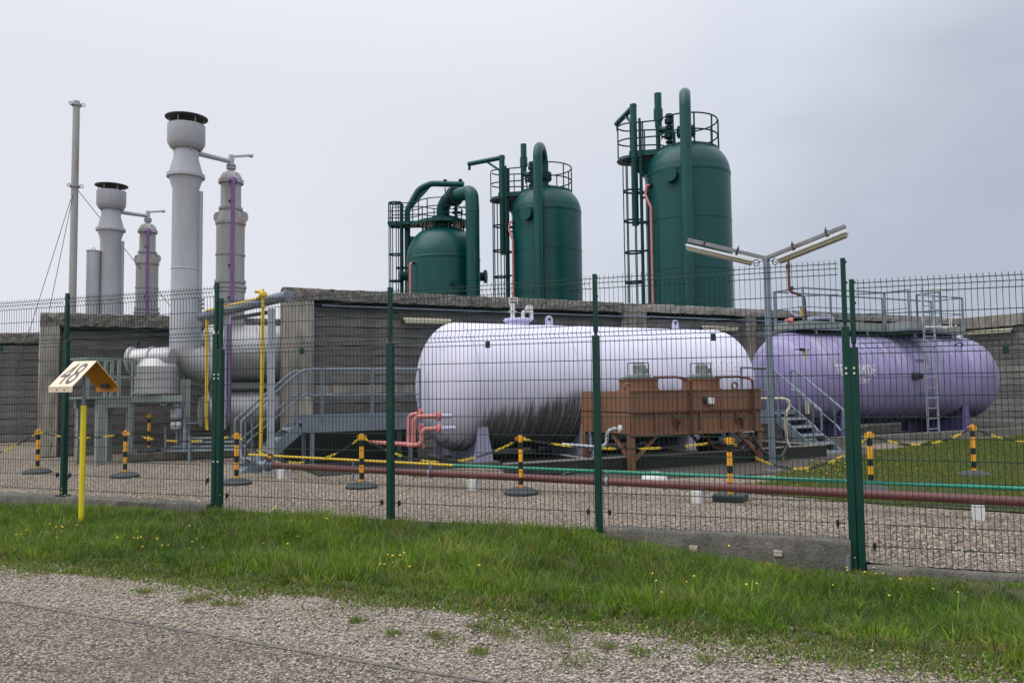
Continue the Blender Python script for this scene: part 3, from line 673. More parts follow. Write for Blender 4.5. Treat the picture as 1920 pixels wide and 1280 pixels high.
# conduits and lamps along the wall tops
def conduit(label, pts, mat, r=.03):
    mb = MB(); mb.tube(fillet(pts, .15), r, 8); root = mb.build('cable_conduit', mat, None, loc=pts[0]); tag(root, label, 'conduit')
    return root
conduit('grey cable conduit running under the coping of the long wall', [S(A0+.9, .09, 3.58), S(A0+9.7, .09, 3.58), S(A0+9.75, .16, 3.58), S(A0+10.6, .16, 3.58), S(A0+10.7, .10, 3.6), S(A0+25, .10, 3.6)], 'galv', .028)
conduit('thin dark conduit just below the grey one on the long wall', [S(A0+.75, .08, 3.46), S(A0+1.6, .08, 3.46), S(A0+1.7, .08, 3.50), S(A0+9.7, .08, 3.50)], 'dark', .016)
conduit('grey conduit under the coping of the lower left wall', [O0+A*.45+B*.09+Z*3.12, O0+A*2.2+B*.09+Z*3.12, O0+A*2.6+B*.09+Z*2.95, O0+A*6.4+B*.09+Z*2.95], 'dark', .03)
def wall_lamp(label, p, d, nn, L):
    root = thing('wall_lamp', label, 'lamp', p, 'fluorescent lamps on the bund walls')
    mb = MB(); mb.box(p+nn*.06+Z*.03, (L, .12, .09), (d, nn, Z), .02); mb.build('housing', 'cream', root)
    mb = MB(); mb.box(p+nn*.07-Z*.045, (L-.05, .13, .07), (d, nn, Z), .03); mb.build('diffuser', 'lampglass', root)
    mb = MB()
    for s in (-1, 1): mb.lathe([(.055, 0), (.055, .03)], p+d*(s*(L/2-.01))+nn*.06, d*s, 10); mb.box(p+d*(s*L*.3)+nn*.0+Z*.06, (.04, .14, .03), (d, nn, Z))
    mb.build('end_cap', 'dark', root)
    mb = MB(); c = p-d*(L/2+.18)+nn*.03+Z*.10; mb.tube([c+(d*math.cos(q)+Z*math.sin(q))*.10 for q in [i*.52 for i in range(12)]], .009, 5, closed=True); mb.build('cable', 'black', root)
wall_lamp('cream fluorescent lamp on the long wall above the white tank, nearest the end pillar', S(7.4, .06, 3.27), A, B, 1.32)
wall_lamp('cream fluorescent lamp on the long wall between the white and the purple tank', S(17.15, .06, 3.30), A, B, 1.45)
wall_lamp('cream fluorescent lamp on the side wall beyond the purple tank', S(A0+25.22, 1.25, 3.38), B, -A, 1.75)
# low kerb round the tank pit
def pit_kerb():
    mb = MB(); tp_ = MB()
    for p0, p1 in ((S(6.0, 7.35), S(13.45, 7.30)), (S(13.45, 7.38), S(13.45, 5.20))):
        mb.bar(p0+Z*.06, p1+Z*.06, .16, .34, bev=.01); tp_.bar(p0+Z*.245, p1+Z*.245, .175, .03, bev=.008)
    o = mb.build('pit_kerb', 'stain_shade'); o['kind'] = 'structure'; c = tp_.build('kerb_top', 'slab', o)
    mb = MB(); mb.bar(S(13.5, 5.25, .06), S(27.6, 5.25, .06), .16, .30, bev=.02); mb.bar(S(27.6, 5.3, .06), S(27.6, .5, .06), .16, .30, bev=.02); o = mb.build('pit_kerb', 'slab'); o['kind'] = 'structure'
    p = MB(); p.quad(S(3.4, .25, .014), S(27.5, .25, .014), S(27.5, 5.2, .014), S(3.4, 5.2, .014)); o = p.build('pit_floor_shade', 'stain_shade', smooth=False); o['kind'] = 'structure'  # black sheet: shade under tanks and walkway put into the floor colour
    p = MB(); p.quad(S(6.6, 5.2, .014), S(13.4, 5.2, .014), S(13.4, 7.3, .014), S(7.2, 7.3, .014)); o = p.build('pit_floor_shade', 'stain_shade', smooth=False); o['kind'] = 'structure'  # same painted shade, carried on to the near kerb
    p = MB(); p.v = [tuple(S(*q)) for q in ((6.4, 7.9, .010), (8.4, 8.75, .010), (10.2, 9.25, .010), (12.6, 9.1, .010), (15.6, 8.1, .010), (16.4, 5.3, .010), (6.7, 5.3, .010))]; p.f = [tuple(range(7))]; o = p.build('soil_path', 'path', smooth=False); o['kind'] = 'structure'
    p = MB(); p.bar(S(3.3, 2.5, .35), S(6.2, 2.5, .35), .18, .72, bev=.01); o = p.build('walkway_shade_wall', 'stain_shade', None, loc=S(4.7, 2.5)); tag(o, 'low added black wall standing in for the shade under the left walkway', 'wall')  # added wall, coloured black for the shade below the deck
pit_kerb()

# ================================================================ storage tanks
def tank(label, a0, a1, R, zc, mat, q=3.63):
    c = S(a0, q, zc); root = thing('storage_tank', label, 'tank', S((a0+a1)/2, q, 0))
    root.rotation_euler = (0, 0, 0)
    L = a1-a0; prof = []; hd = R*.52
    for i in range(13): th = math.pi/2*i/12; prof.append((max(R*math.sin(th), .001), -hd*math.cos(th)))
    for k in range(1, 5): prof.append((R, L*k/5))
    for i in range(12, -1, -1): th = math.pi/2*i/12; prof.append((max(R*math.sin(th), .001), L+hd*math.cos(th)))
    me_o = MB(); n = 64; me_o.lathe([(r, x) for r, x in prof], V((0, 0, 0)), X, n, cap=False)
    sh = me_o.build('shell', mat, None, loc=(0, 0, 0)); sh.parent = root; sh.location = c-root.location; sh.rotation_euler = (0, 0, math.atan2(A.y, A.x))
    wm = MB()
    for x in (0, L*.333, L*.667, L): wm.lathe([(R+.001, -.012), (R+.006, -.006), (R+.006, .006), (R+.001, .012)], S(a0+x, q, zc), A, 64, cap=False)
    wm.build('weld_seam', mat if mat == 'zz' else ('lilac' if 'white' in label else 'purpledark'), root) if 'white' in label else None
    return root
R1, Z1 = 1.36, 1.57
t1 = tank('white lilac horizontal storage tank with dark moss streaks below', 6.65, 13.7, R1, Z1, 'tank1')
R2, Z2 = 1.26, 1.66
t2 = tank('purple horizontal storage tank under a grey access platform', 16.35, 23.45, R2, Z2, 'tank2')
def saddle(root, a, R, zc, mat, q=3.63, wid=.34):
    mb = MB(); hw = R*.80; n = 10; poly = []
    for i in range(n+1):
        y = -hw+2*hw*i/n; poly.append((y, zc-math.sqrt(max(R*R-y*y, 0))+.02))
    base = [(hw*1.02, .05), (-hw*1.02, .05)]
    pts = [S(a-.02, q+y, z) for y, z in poly+base]; mb.plate(pts, .04, A); mb.build('saddle', mat, root, smooth=False)
    for s in (-1, 0, 1):
        y = s*hw*.97; zt = zc-math.sqrt(max(R*R-y*y, 0))+.03; mb = MB()
        w0, w1_ = wid, wid*(.62 if s else 1)
        P = [S(a-w0/2*1.25, q+y*1.03, .05), S(a+w0/2*1.25, q+y*1.03, .05), S(a+w1_/2, q+y, zt), S(a-w1_/2, q+y, zt)]
        mb.plate(P, .03, B); mb.build('saddle_rib', mat, root, smooth=False)
    mb = MB(); mb.box(S(a, q, .03), (.62, 2*hw*1.12, .06), (A, B, Z), .01); mb.build('saddle_foot', 'slab', root)
for a in (6.82, 9.25, 12.2): saddle(t1, a, R1, Z1, 'lilacdark')
for a in (17.3, 22.3): saddle(t2, a, R2, Z2, 'purpledark')
def on_tank(a, ang, R, zc, off=0, q=3.63): return S(a, q+(R+off)*math.cos(ang), zc+(R+off)*math.sin(ang))   # ang from the near side upward
# manway, valves, lugs on the white tank
mz = Z1+R1
mb = MB(); c = S(8.2, 3.63, mz-.05); mb.lathe([(.26, 0), (.26, .12), (.315, .12), (.315, .165), (.28, .185), (.001, .19)], c, Z, 24); mw = mb.build('manway', 'lilac', t1)
mb = MB()
for k in range(14): mb.lathe([(.014, .10), (.014, .19)], c+X*(.29*math.cos(k*.449))+Y*(.29*math.sin(k*.449)), Z, 6)
mb.build('bolt', 'lilac', mw)
mb = MB(); v0 = c-A*.12+Z*.185; mb.lathe([(.05, 0), (.05, .14), (.09, .14), (.09, .17), (.05, .19), (.055, .34)], v0, Z, 12); mb.box(v0+Z*.40+A*.02, (.20, .05, .02), (A, B, Z)); mb.bar(v0-A*.07+Z*.30, v0-A*.09+Z*.47, .02); mb.bar(v0+A*.12+Z*.33, v0+A*.12+Z*.47, .02); mb.bar(v0-A*.09+Z*.46, v0+A*.12+Z*.47, .02); mb.build('valve', 'white', t1)
mb = MB(); v1 = c+A*.26+Z*.17; mb.tube(fillet([v1-A*.12, v1-A*.12+Z*.16, v1+A*.02+Z*.24, v1+A*.10+Z*.17, v1+A*.1], .07), .045, 10); mb.lathe([(.09, 0), (.09, .05)], v1+A*.02+Z*.24-B*-.02, B, 12); mb.build('relief_valve', 'white', t1)
for a in (9.0, 12.6):
    p = S(a, 3.63, mz-.02); mb = MB(); n = 10
    poly = [p-A*.09, p+A*.09]+[p+Z*.16+A*(.09*math.cos(t))+Z*(.09*math.sin(t)) for t in [math.pi*i/n for i in range(n+1)]]
    mb.plate(poly, .03, B); l = mb.build('lifting_lug', 'lilac', t1, smooth=False)
    mb = MB(); mb.lathe([(.035, 0), (.035, .036)], p+Z*.16-B*.003, B, 10); mb.build('lug_eye', 'dark', l)
# lettering wrapped on the shells
def lettering(root, txt, hgt, a, a_end, ang0, R, zc, mat, q=3.63):
    me = text_mesh(txt, 1.0, mat, .002); bm = bmesh.new(); bm.from_mesh(me)
    x0 = min(v.co.x for v in bm.verts); x1 = max(v.co.x for v in bm.verts); y0 = min(v.co.y for v in bm.verts); y1 = max(v.co.y for v in bm.verts)
    for k in range(1, 8):
        bmesh.ops.bisect_plane(bm, geom=bm.verts[:]+bm.edges[:]+bm.faces[:], plane_co=(0, y0+(y1-y0)*k/8, 0), plane_no=(0, 1, 0))
    for v in bm.verts:
        ang = ang0+hgt*(v.co.y-y0)/(y1-y0)/R; v.co = on_tank(a+(a_end-a)*(v.co.x-x0)/(x1-x0), ang, R, zc, .004+v.co.z, q)-root.location
    bm.to_mesh(me); bm.free(); o = bpy.data.objects.new('lettering', me); COL.objects.link(o); o.parent = root; return o
lettering(t1, 'TEG SEC', .27, 12.54, 13.5, .22, R1, Z1, 'fadedprint')
lettering(t1, 'BTE 50m\u00b3', .17, 12.85, 13.6, .06, R1, Z1, 'fadedprint')
lettering(t2, 'TEG HUMIDE', .30, 16.77, 18.25, .06, R2, Z2, 'whiteprint')
lettering(t2, 'BTE 50m\u00b3', .17, 17.2, 18.02, -.10, R2, Z2, 'whiteprint')
# seam line, gauges and brackets on the purple tank
for ang, a0_, a1_ in ((.03, 16.4, 20.0), (.03, 21.6, 23.4)):
    mb = MB(); mb.bar(on_tank(a0_, ang, R2, Z2, .003), on_tank(a1_, ang, R2, Z2, .003), .012, .012); mb.build('seam_strip', 'purpledark', t2)
mb = MB(); p = on_tank(19.72, .05, R2, Z2); mb.box(p+B*.06, (.12, .14, .2), (A, B, Z), .02); mb.lathe([(.07, 0), (.07, .12)], p+B*.06+A*.07, A, 12); mb.lathe([(.085, .12), (.085, .17)], p+B*.06+A*.07, A, 12); mb.build('gauge', 'dark', t2)
for a_, g in ((20.0, .42), (20.05, -.34), (17.3, -.42)):
    mb = MB(); p = on_tank(a_, g, R2, Z2); mb.bar(p+B*.05, p+B*.05+A*.42, .03); mb.bar(p, p+B*.06, .03); mb.bar(p+A*.4, p+A*.4+B*.06, .03); mb.build('hand_bracket', 'purpledark', t2)
mb = MB(); p = on_tank(22.2, .85, R2, Z2); mb.tube(fillet([p, p+B*.12+Z*.1, p+B*.12+A*.2+Z*.05, p+A*.22-Z*.1], .06), .02, 8); mb.build('pipe_stub', 'dark', t2)
mb = MB(); p = S(16.05, 4.55, 0); mb.box(p+Z*1.62, (.11, .06, 1.70), (A, B, Z), .01); mb.build('gauge_board', 'cream', t2); mb = MB(); p = p+Z*2.42-A*.1; mb.bar(p-A*.25, p+A*.3, .03); mb.box(p, (.12, .1, .08), (A, B, Z), .01); mb.build('gauge_head', 'dark', t2)

# platform over the purple tank
pf = thing('tank_platform', 'grey steel access platform with guard rails on top of the purple tank', 'platform', S(19.8, 3.7, 3.0))
def deck(a0, a1, q0, q1, z, th=.20):
    mb = MB(); mb.box(S((a0+a1)/2, (q0+q1)/2, z+.10), (a1-a0-.02, q1-q0-.02, .03), (A, B, Z)); mb.build('deck', 'galv', pf)
    for (p0, p1) in ((S(a0, q1, z), S(a1, q1, z)), (S(a0, q0, z), S(a1, q0, z)), (S(a0, q0+.02, z), S(a0, q1-.02, z)), (S(a1, q0+.02, z), S(a1, q1-.02, z))):
        mb = MB(); mb.bar(p0+Z*.05, p1+Z*.05, .012, th); mb.build('toe_board', 'sage', pf)
        mb = MB(); mb.bar(p0-Z*.06, p1-Z*.06, .06, .06); mb.build('edge_beam', 'galv', pf)
deck(16.4, 23.1, 3.15, 4.20, 3.06); deck(19.55, 20.9, 4.24, 4.98, 3.06)
def guard(posts, ztop, zs, root, mat='galv', z0=3.0, w=.05, closed=False):
    for p in posts: mb = MB(); mb.box(p+Z*(z0+ztop)/2, (w, w, ztop-z0), (A, B, Z), .005); mb.build('post', mat, root)
    for z in zs:
        for i in range(len(posts)-(0 if closed else 1)):
            mb = MB(); mb.tube([posts[i]+Z*z, posts[(i+1) % len(posts)]+Z*z], .024 if z == max(zs) else .014, 8); mb.build('rail', mat, root)
guard([S(16.42, 3.17), S(16.42, 4.18), S(18.0, 4.18), S(19.57, 4.2), S(19.57, 4.96)], 4.1, (4.08, 3.58), pf)
guard([S(16.42, 3.2), S(18.6, 3.17), S(20.8, 3.17), S(23.05, 3.17), S(23.05, 4.18), S(20.95, 4.2), S(20.9, 4.96)], 4.1, (4.08, 3.58), pf)
for a in (17.0, 19.0, 21.0, 22.7):
    for q in (3.3, 4.05): mb = MB(); mb.bar(S(a, q, Z2+R2-.06), S(a, q, 3.02), .06); mb.build('support_leg', 'lilac', pf)
# white ladder with hoop
ld = thing('ladder', 'white vertical ladder with a hooped top beside the purple tank', 'ladder', S(20.15, 5.12, 0))
for s in (-.22, .22): mb = MB(); mb.box(S(20.15+s, 5.12, 2.08), (.034, .05, 4.16), (A, B, Z), .004); mb.build('stile', 'palegalv', ld)
for k in range(14): mb = MB(); mb.tube([S(19.93, 5.12, .28+.28*k), S(20.37, 5.12, .28+.28*k)], .014, 6); mb.build('rung', 'palegalv', ld)
for z in (3.05, 4.1):
    mb = MB(); c = S(20.55, 5.12, z); mb.tube([S(19.93, 5.12, z)]+[S(20.5, 5.12, z)+A*.0+(A*math.cos(t)+B*math.sin(t))*.38 for t in [math.pi*.85-math.pi*1.7*i/14 for i in range(15)]], .02, 6); mb.build('cage_hoop', 'white', ld)
for t in (-1.9, -.8, .3, 1.4): mb = MB(); p = S(20.5, 5.12, 0)+(A*math.cos(t)+B*math.sin(t))*.38; mb.bar(p+Z*3.03, p+Z*4.12, .03, .012); mb.build('cage_strip', 'white', ld)
# pipes on the platform
mb = MB(); b = S(16.75, 3.95, 0); mb.tube(fillet([at(1478, 480, 21.3), at(1480, 546, 21.3), at(1508, 556, 21.3), at(1511, 600, 21.3)], .12), .035, 10); vp = mb.build('vent_pipe', 'brownrust', None, loc=at(1511, 600, 21.3)); tag(vp, 'thin rusty vent pipe bending up from the platform on the purple tank', 'pipe')
mb = MB(); p = at(1478, 521 if 0 else 498, 21.3); mb.box(p, (.10, .08, .07), (A, B, Z), .01); p = at(1484, 540, 21.3); mb.box(p, (.09, .08, .09), (A, B, Z), .01); mb.build('clamp', 'dark', vp)
mb = MB(); mb.tube([at(1478, 496, 21.3), at(1478.3, 505, 21.3)], .05, 10); mb.build('coupling', 'brownrust', vp)
mb = MB(); mb.tube(fillet([at(1481, 548, 21.25), at(1482, 585, 21.25), at(1493, 592, 21.25), at(1505, 594, 21.25)], .12), .03, 8); o = mb.build('small_pipe', 'lilac', None, loc=at(1493, 592, 21.25)); tag(o, 'slim lilac pipe beside the rusty vent pipe on the platform', 'pipe')
mb = MB(); mb.box(at(1503, 585, 21.2), (.06, .06, .26), bev=.015); mb.lathe([(.06, 0), (.06, .03)], at(1503, 577, 21.2), Z, 10); mb.build('valve', 'yellow', o)
mb = MB(); mb.tube(fillet([at(1515, 600, 21.4), at(1522, 596, 21.4), at(1558, 594, 21.9), at(1562, 606, 22)], .12), .06, 10); mb.build('branch', 'lilac', o)
mb = MB(); p = at(1484, 601, 21.0); mb.lathe([(.085, 0), (.085, .05), (.05, .07), (.05, .2)], p, -A, 12); mb.build('flange', 'pink', o)

# ================================================================ stairs and walkways
def stair(root, top0, down, side, w, rise, run, n, zt, rails=(0, 1), mat='galv'):
    # top0: top corner at stringer 0 (z ignored), down: horizontal direction of descent, side: to the other stringer
    sl = (down*run - Z*rise); L = sl.length; sl.normalize()
    for k in (0, 1):
        p0 = V((top0.x, top0.y, zt))+side*(w*k); mb = MB(); up = sl.cross(side).normalized()
        mb.bar(p0-Z*.10+sl*.02, p0-Z*.10+sl*(L-.02), .03, .20, up); mb.build('stringer', mat, root)
    for i in range(n):
        z = zt-rise*(i+.75)/n; x = run*(i+.5)/n; mb = MB(); p = V((top0.x, top0.y, z))+down*x+side*(w/2)
        mb.box(p, (run/n*.95, w-.05, .03), (down, side, Z), .004); s_ = mb.build('step', mat, root)
        mb = MB(); mb.box(p+down*(run/n*.48)-Z*.012, (.02, w-.055, .05), (down, side, Z)); mb.build('nosing', 'palegalv', s_)
    for k in rails:
        o = V((top0.x, top0.y, 0))+side*(w*k)
        P = lambda x, h: o+down*x+Z*(zt-rise*x/run+h)
        mb = MB(); path = [P(run*.97, .42), P(run*.97, .98), P(.08, .98)]
        mb.tube(fillet([P(run*.86, .50), P(run*1.02, .42), P(run*1.02, .98), P(0.05, .98), P(-.16, .90), P(-.16, .42), P(.0, .48)], .09), .024, 8); mb.build('handrail', mat, root)
        mb = MB(); mb.tube([P(run*.86, .50), P(0, .48)], .014, 8); mb.build('mid_rail', mat, root)
        for x in (.06*run, .84*run): mb = MB(); mb.tube([P(x, -.12), P(x, .97)], .022, 8); mb.build('post', mat, root)
wk = thing('access_walkway', 'galvanised walkway with stair and handrail between the end pillar and the white tank', 'walkway', S(3.4, 3.4, 0))
q1, q0, zd = 3.85, 3.05, .92
mb = MB(); mb.box(S(4.62, (q0+q1)/2, zd-.02), (2.40, q1-q0-.06, .03), (A, B, Z)); mb.build('deck', 'galv', wk)
for q in (q0, q1): mb = MB(); mb.bar(S(3.40, q, .875), S(5.85, q, .875), .012, .33); mb.build('fascia', 'galv', wk)
for a, q in ((3.6, q0+.05), (3.6, q1-.05), (5.6, q0+.05), (5.6, q1-.05)): mb = MB(); mb.box(S(a, q, .37), (.07, .07, .74), (A, B, Z)); mb.build('leg', 'galv', wk)
mb = MB(); mb.tube(fillet([S(3.98, q1, 1.42), S(3.50, q1, 1.42), S(3.50, q1, 1.93), S(5.80, q1, 1.93)], .09), .024, 8); mb.build('handrail', 'galv', wk)
mb = MB(); mb.tube([S(3.7, q1, 1.42), S(5.80, q1, 1.42)], .016, 8); mb.build('mid_rail', 'galv', wk)
for a in (3.78, 4.78, 5.80): mb = MB(); mb.box(S(a, q1, 1.45), (.045, .045, 1.0), (A, B, Z)); mb.build('post', 'galv', wk)
stair(wk, S(3.38, q1), -A, -B, .80, .92, 1.08, 5, zd)
wk2 = thing('access_walkway', 'galvanised walkway with steps down to the soil path in front of the purple tank', 'walkway', S(14.2, 5.6, 0))
mb = MB(); mb.box(S(13.7, 5.2, .85), (1.66, .78, .03), (A, B, Z)); mb.build('deck', 'galv', wk2)
for (p0, p1) in ((S(12.85, 5.6, .78), S(13.83, 5.6, .78)), (S(12.85, 4.8, .78), S(14.55, 4.8, .78)), (S(14.56, 4.82, .78), S(14.56, 5.58, .78))): mb = MB(); mb.bar(p0, p1, .012, .30); mb.build('fascia', 'galv', wk2)
for a, q in ((12.95, 5.5), (12.95, 4.9), (14.4, 4.9), (14.4, 5.5)): mb = MB(); mb.box(S(a, q, .35), (.07, .07, .7), (A, B, Z)); mb.build('leg', 'galv', wk2)
mb = MB(); mb.tube(fillet([S(13.7, 5.6, 1.40), S(13.86, 5.6, 1.40), S(13.86, 5.6, 1.92), S(12.86, 5.6, 1.92)], .08), .024, 8); mb.build('handrail', 'galv', wk2)
mb = MB(); mb.tube(fillet([S(14.4, 4.8, 1.40), S(14.56, 4.8, 1.40), S(14.56, 4.8, 1.92), S(12.9, 4.8, 1.92)], .08), .024, 8); mb.build('handrail', 'galv', wk2)
for z in (1.40,): mb = MB(); mb.tube([S(12.9, 5.6, z), S(13.7, 5.6, z)], .015, 8); mb.tube([S(12.9, 4.8, z), S(14.4, 4.8, z)], .015, 8); mb.build('mid_rail', 'galv', wk2)
for p in (S(12.88, 5.6), S(13.66, 5.6), S(13.0, 4.8), S(14.3, 4.8)): mb = MB(); mb.box(p+Z*1.35, (.04, .04, 1.12), (A, B, Z)); mb.build('post', 'galv', wk2)
stair(wk2, S(13.88, 5.62), B, A, .68, .88, 1.30, 5, .88)

# ================================================================ brown cooler on legs
cl = thing('air_cooler', 'brown painted air cooler box with two fan housings on angled legs', 'cooler', S(9.9, 6.7, 0))
a0, a1, qa, qb, zb, zt = 8.42, 11.55, 5.92, 7.57, .645, 1.44
am, qm = (a0+a1)/2, (qa+qb)/2
mb = MB(); mb.box(S(am, qm, (zb+zt)/2+.01), (a1-a0-.04, qb-qa-.04, zt-zb-.02), (A, B, Z)); mb.build('casing', 'brown', cl)
n = 3                                   # sheet panels, proud of the casing
for i in range(n):
    x0 = a0+(a1-a0)*i/n; x1 = a0+(a1-a0)*(i+1)/n; mb = MB(); mb.box(S((x0+x1)/2, qb-.012, 1.245), (x1-x0-.010, .03, .375), (A, B, Z), .004); mb.build('upper_panel', 'brown', cl)
for i in range(6):
    x0 = a0+(a1-a0)*i/6; x1 = a0+(a1-a0)*(i+1)/6; mb = MB(); mb.box(S((x0+x1)/2, qb-.018, .845), (x1-x0-.03, .02, .35), (A, B, Z), .004); mb.build('lower_panel', 'brown', cl)
    mb = MB(); mb.box(S(x0+.02, qb+.006, .845), (.035, .05, .365), (A, B, Z), .003); mb.build('rib', 'brown', cl)
mb = MB(); mb.box(S(am, qb+.008, 1.045), (a1-a0+.03, .06, .022), (A, B, Z)); mb.build('flange', 'brownrust', cl)
mb = MB(); mb.box(S(am, qb+.004, .650), (a1-a0+.03, .06, .05), (A, B, Z)); mb.box(S(am, qb+.002, 1.438), (a1-a0+.02, .05, .02), (A, B, Z)); mb.build('edge_angle', 'brown', cl)
for (q_0, q_1) in ((qa, (qa+qb)/2-.005), ((qa+qb)/2+.005, qb)):
    mb = MB(); mb.box(S(a0-.003, (q_0+q_1)/2, 1.245), (.03, q_1-q_0, .375), (A, B, Z), .004); mb.build('end_panel', 'brown', cl)
    mb = MB(); mb.box(S(a0-.003, (q_0+q_1)/2, .845), (.03, q_1-q_0, .375), (A, B, Z), .004); mb.build('end_panel', 'brown', cl)
mb = MB()
for i in range(26): mb.lathe([(.010, 0), (.010, .012)], S(a0+.06+i*.12, qb+.038, 1.06 if 0 else 1.026), B, 6)
mb.build('bolt_row', 'brownrust', cl)
for s, f in enumerate((a0+.78, a0+2.32)):
    mb = MB(); c = S(f, qm, zt); mb.lathe([(.40, 0), (.40, .025), (.37, .035), (.37, .20), (.395, .20), (.395, .22), (.35, .22), (.35, .08), (.001, .08)], c, Z, 36); fh = mb.build('fan_housing', 'brown', cl)
    mb = MB(); mb.box(c+Z*.24, (.77, .10, .03), (A, B, Z)); mb.box(c+Z*.265, (.40, .28, .09), (A, B, Z), .01); mb.build('motor_mount', 'motor', fh)
    mb = MB(); mb.lathe([(.13, 0), (.13, .17), (.10, .20)], c+Z*.31+A*.03, Z, 16); mb.box(c+Z*.38+A*.16+B*.02, (.10, .12, .10), (A, B, Z), .01); mt_ = mb.build('motor', 'motor', fh)
    mb = MB(); cc = c+Z*.31
    for da in (-.16, .16):
        for db in (-.12, .12): mb.bar(cc+A*da+B*db, cc+A*da+B*db+Z*.22, .014)
    for da, db, ea, eb in ((-.16, -.12, .16, -.12), (-.16, .12, .16, .12), (-.16, -.12, -.16, .12), (.16, -.12, .16, .12)): mb.bar(cc+A*da+B*db+Z*.22, cc+A*ea+B*eb+Z*.22, .014)
    mb.build('motor_guard', 'dark', fh)
    me = text_mesh('11' if s == 0 else '12', .13, 'yellow'); o = bpy.data.objects.new('number_plate', me); COL.objects.link(o); o.parent = fh
    pp = c+Z*.075+(A*.36+B*.93).normalized()*.374; xd = (A*.93-B*.36).normalized(); nd = (A*.36+B*.93).normalized()
    o.matrix_local = Matrix((xd, Z, nd)).transposed().to_4x4(); o.location = pp-cl.location
    mb = MB(); p = S(f+.62, qb-.06, zt); mb.tube(fillet([c+A*.20+B*.2+Z*.25, S(f+.46, qb-.25, zt+.25), S(f+.56, qb+.03, zt+.20), S(f+.56, qb+.06, .62)], .10), .026, 8); mb.build('flexible_conduit', 'brownrust', cl)
    mb = MB()
    for k in range(24): z_ = .68+.04*k; mb.lathe([(.032, 0), (.032, .018)], S(f+.56, qb+.06, z_), Z, 8)
    mb.build('conduit_ribs', 'brownrust', cl)
for a in (a0+.02, a1-.55):
    mb = MB(); p = S(a+.1, qb-.25, zt); mb.tube([p+(A*math.cos(t)+Z*math.sin(t))*.07+Z*.07 for t in [i*.63 for i in range(10)]], .022, 7, closed=True); mb.build('lifting_eye', 'brown', cl)
mb = MB(); mb.box(S(a0+1.80, qb+.05, 1.24), (.13, .09, .14), (A, B, Z), .01); mb.build('junction_box', 'white', cl)
mb = MB(); mb.box(S(a0+1.69, qb+.04, 1.25), (.07, .05, .12), (A, B, Z), .01); mb.build('switch_box', 'dark', cl)
for a, rr in ((a0+1.02, .05), (a0+2.52, .045)):
    mb = MB(); mb.box(S(a, qb+.02, .90), (.16, .03, .20), (A, B, Z), .005); mb.lathe([(rr, 0), (rr, .09), (rr*1.4, .09), (rr*1.4, .12)], S(a+.02, qb+.03, .90), B, 14); mb.build('nozzle', 'brownrust', cl)
for a in (a0+.03, a1-.06):
    for q in (qa+.06, qb-.05):
        mb = MB(); mb.box(S(a, q, zb/2), (.11, .11, zb), (A, B, Z), .006); mb.build('leg', 'brown', cl)
        mb = MB(); mb.box(S(a, q, .012), (.2, .2, .02), (A, B, Z)); mb.build('foot_plate', 'brownrust', cl)
for q in (qa+.06, qb-.05):
    for (x0, x1) in ((a0+.06, a0+.62), (a1-.1, a1-.62)): mb = MB(); mb.bar(S(x0, q, .16), S(x1, q, zb-.01), .06, .05); mb.build('brace', 'brown', cl)
for a in (a0+.03, a1-.06):
    mb = MB(); mb.bar(S(a, qb-.05, .16), S(a, qb-.62, zb-.01), .06, .05); mb.build('brace', 'brown', cl)
# pipework under and beside the cooler
mb = MB(); mb.tube(fillet([at(1168, 806, 14.35), at(1152, 803, 14.35), at(1139, 808, 14.35), at(1137, 834, 14.35), at(1120, 838, 14.4), at(1055, 833, 14.9)], .10), .032, 10); wp = mb.build('drain_pipe', 'palegalv', None, loc=at(1137, 836, 14.35)); tag(wp, 'bent white drain pipe at the near corner of the brown cooler', 'pipe')
mb = MB(); mb.lathe([(.07, 0), (.07, .05)], at(1160, 804, 14.3), at(1160, 804, 14.3)-at(1140, 804, 14.3), 12); mb.build('flange', 'white', wp)
mb = MB(); mb.tube([at(1168, 806, 14.32), at(1163, 805, 14.32)], .045, 10); mb.build('stub', 'brown', wp)
mb = MB(); mb.bar(at(1112, 838, 14.5), at(1112, 876, 14.5), .03); mb.bar(at(1050, 851, 14.9), at(1116, 862, 14.4), .02); mb.bar(at(1055, 888, 13.9), at(1120, 863, 14.4), .02); mb.build('pipe_support', 'palegalv', wp)
for i, (lab, pts, r, mt) in enumerate((('rust coloured hose sagging beneath the brown cooler', [S(10.6, 7.0, .62), S(10.7, 7.1, .30), S(11.2, 7.2, .25), S(11.6, 7.2, .52)], .045, 'brownrust'),
        ('thin steel pipe running behind the legs of the brown cooler', [S(8.5, 6.1, .50), S(11.8, 6.1, .52), S(12.9, 5.9, .48)], .022, 'palegalv'),
        ('dark hose looping at the far leg of the brown cooler', [S(11.3, 7.5, .60), S(11.45, 7.7, .2), S(11.8, 7.8, .10), S(12.2, 7.6, .34), S(12.4, 7.2, .12)], .03, 'dark'),
        ('peeling red and cream pipe rising beside the lamp post', [at(1424, 747, 16.2), at(1470, 747, 16.2), at(1481, 752, 16.2), at(1481, 763, 16.2), at(1474, 772, 16.2), at(1473, 800, 16.2), at(1476, 828, 16.2), at(1481, 838, 16.2)], .028, 'cream'))):
    mb = MB(); mb.tube(fillet(pts, .14), r, 9); o = mb.build('hose' if 'hose' in lab else 'thin_pipe', mt, None, loc=pts[1]); tag(o, lab, 'hose' if 'hose' in lab else 'pipe')
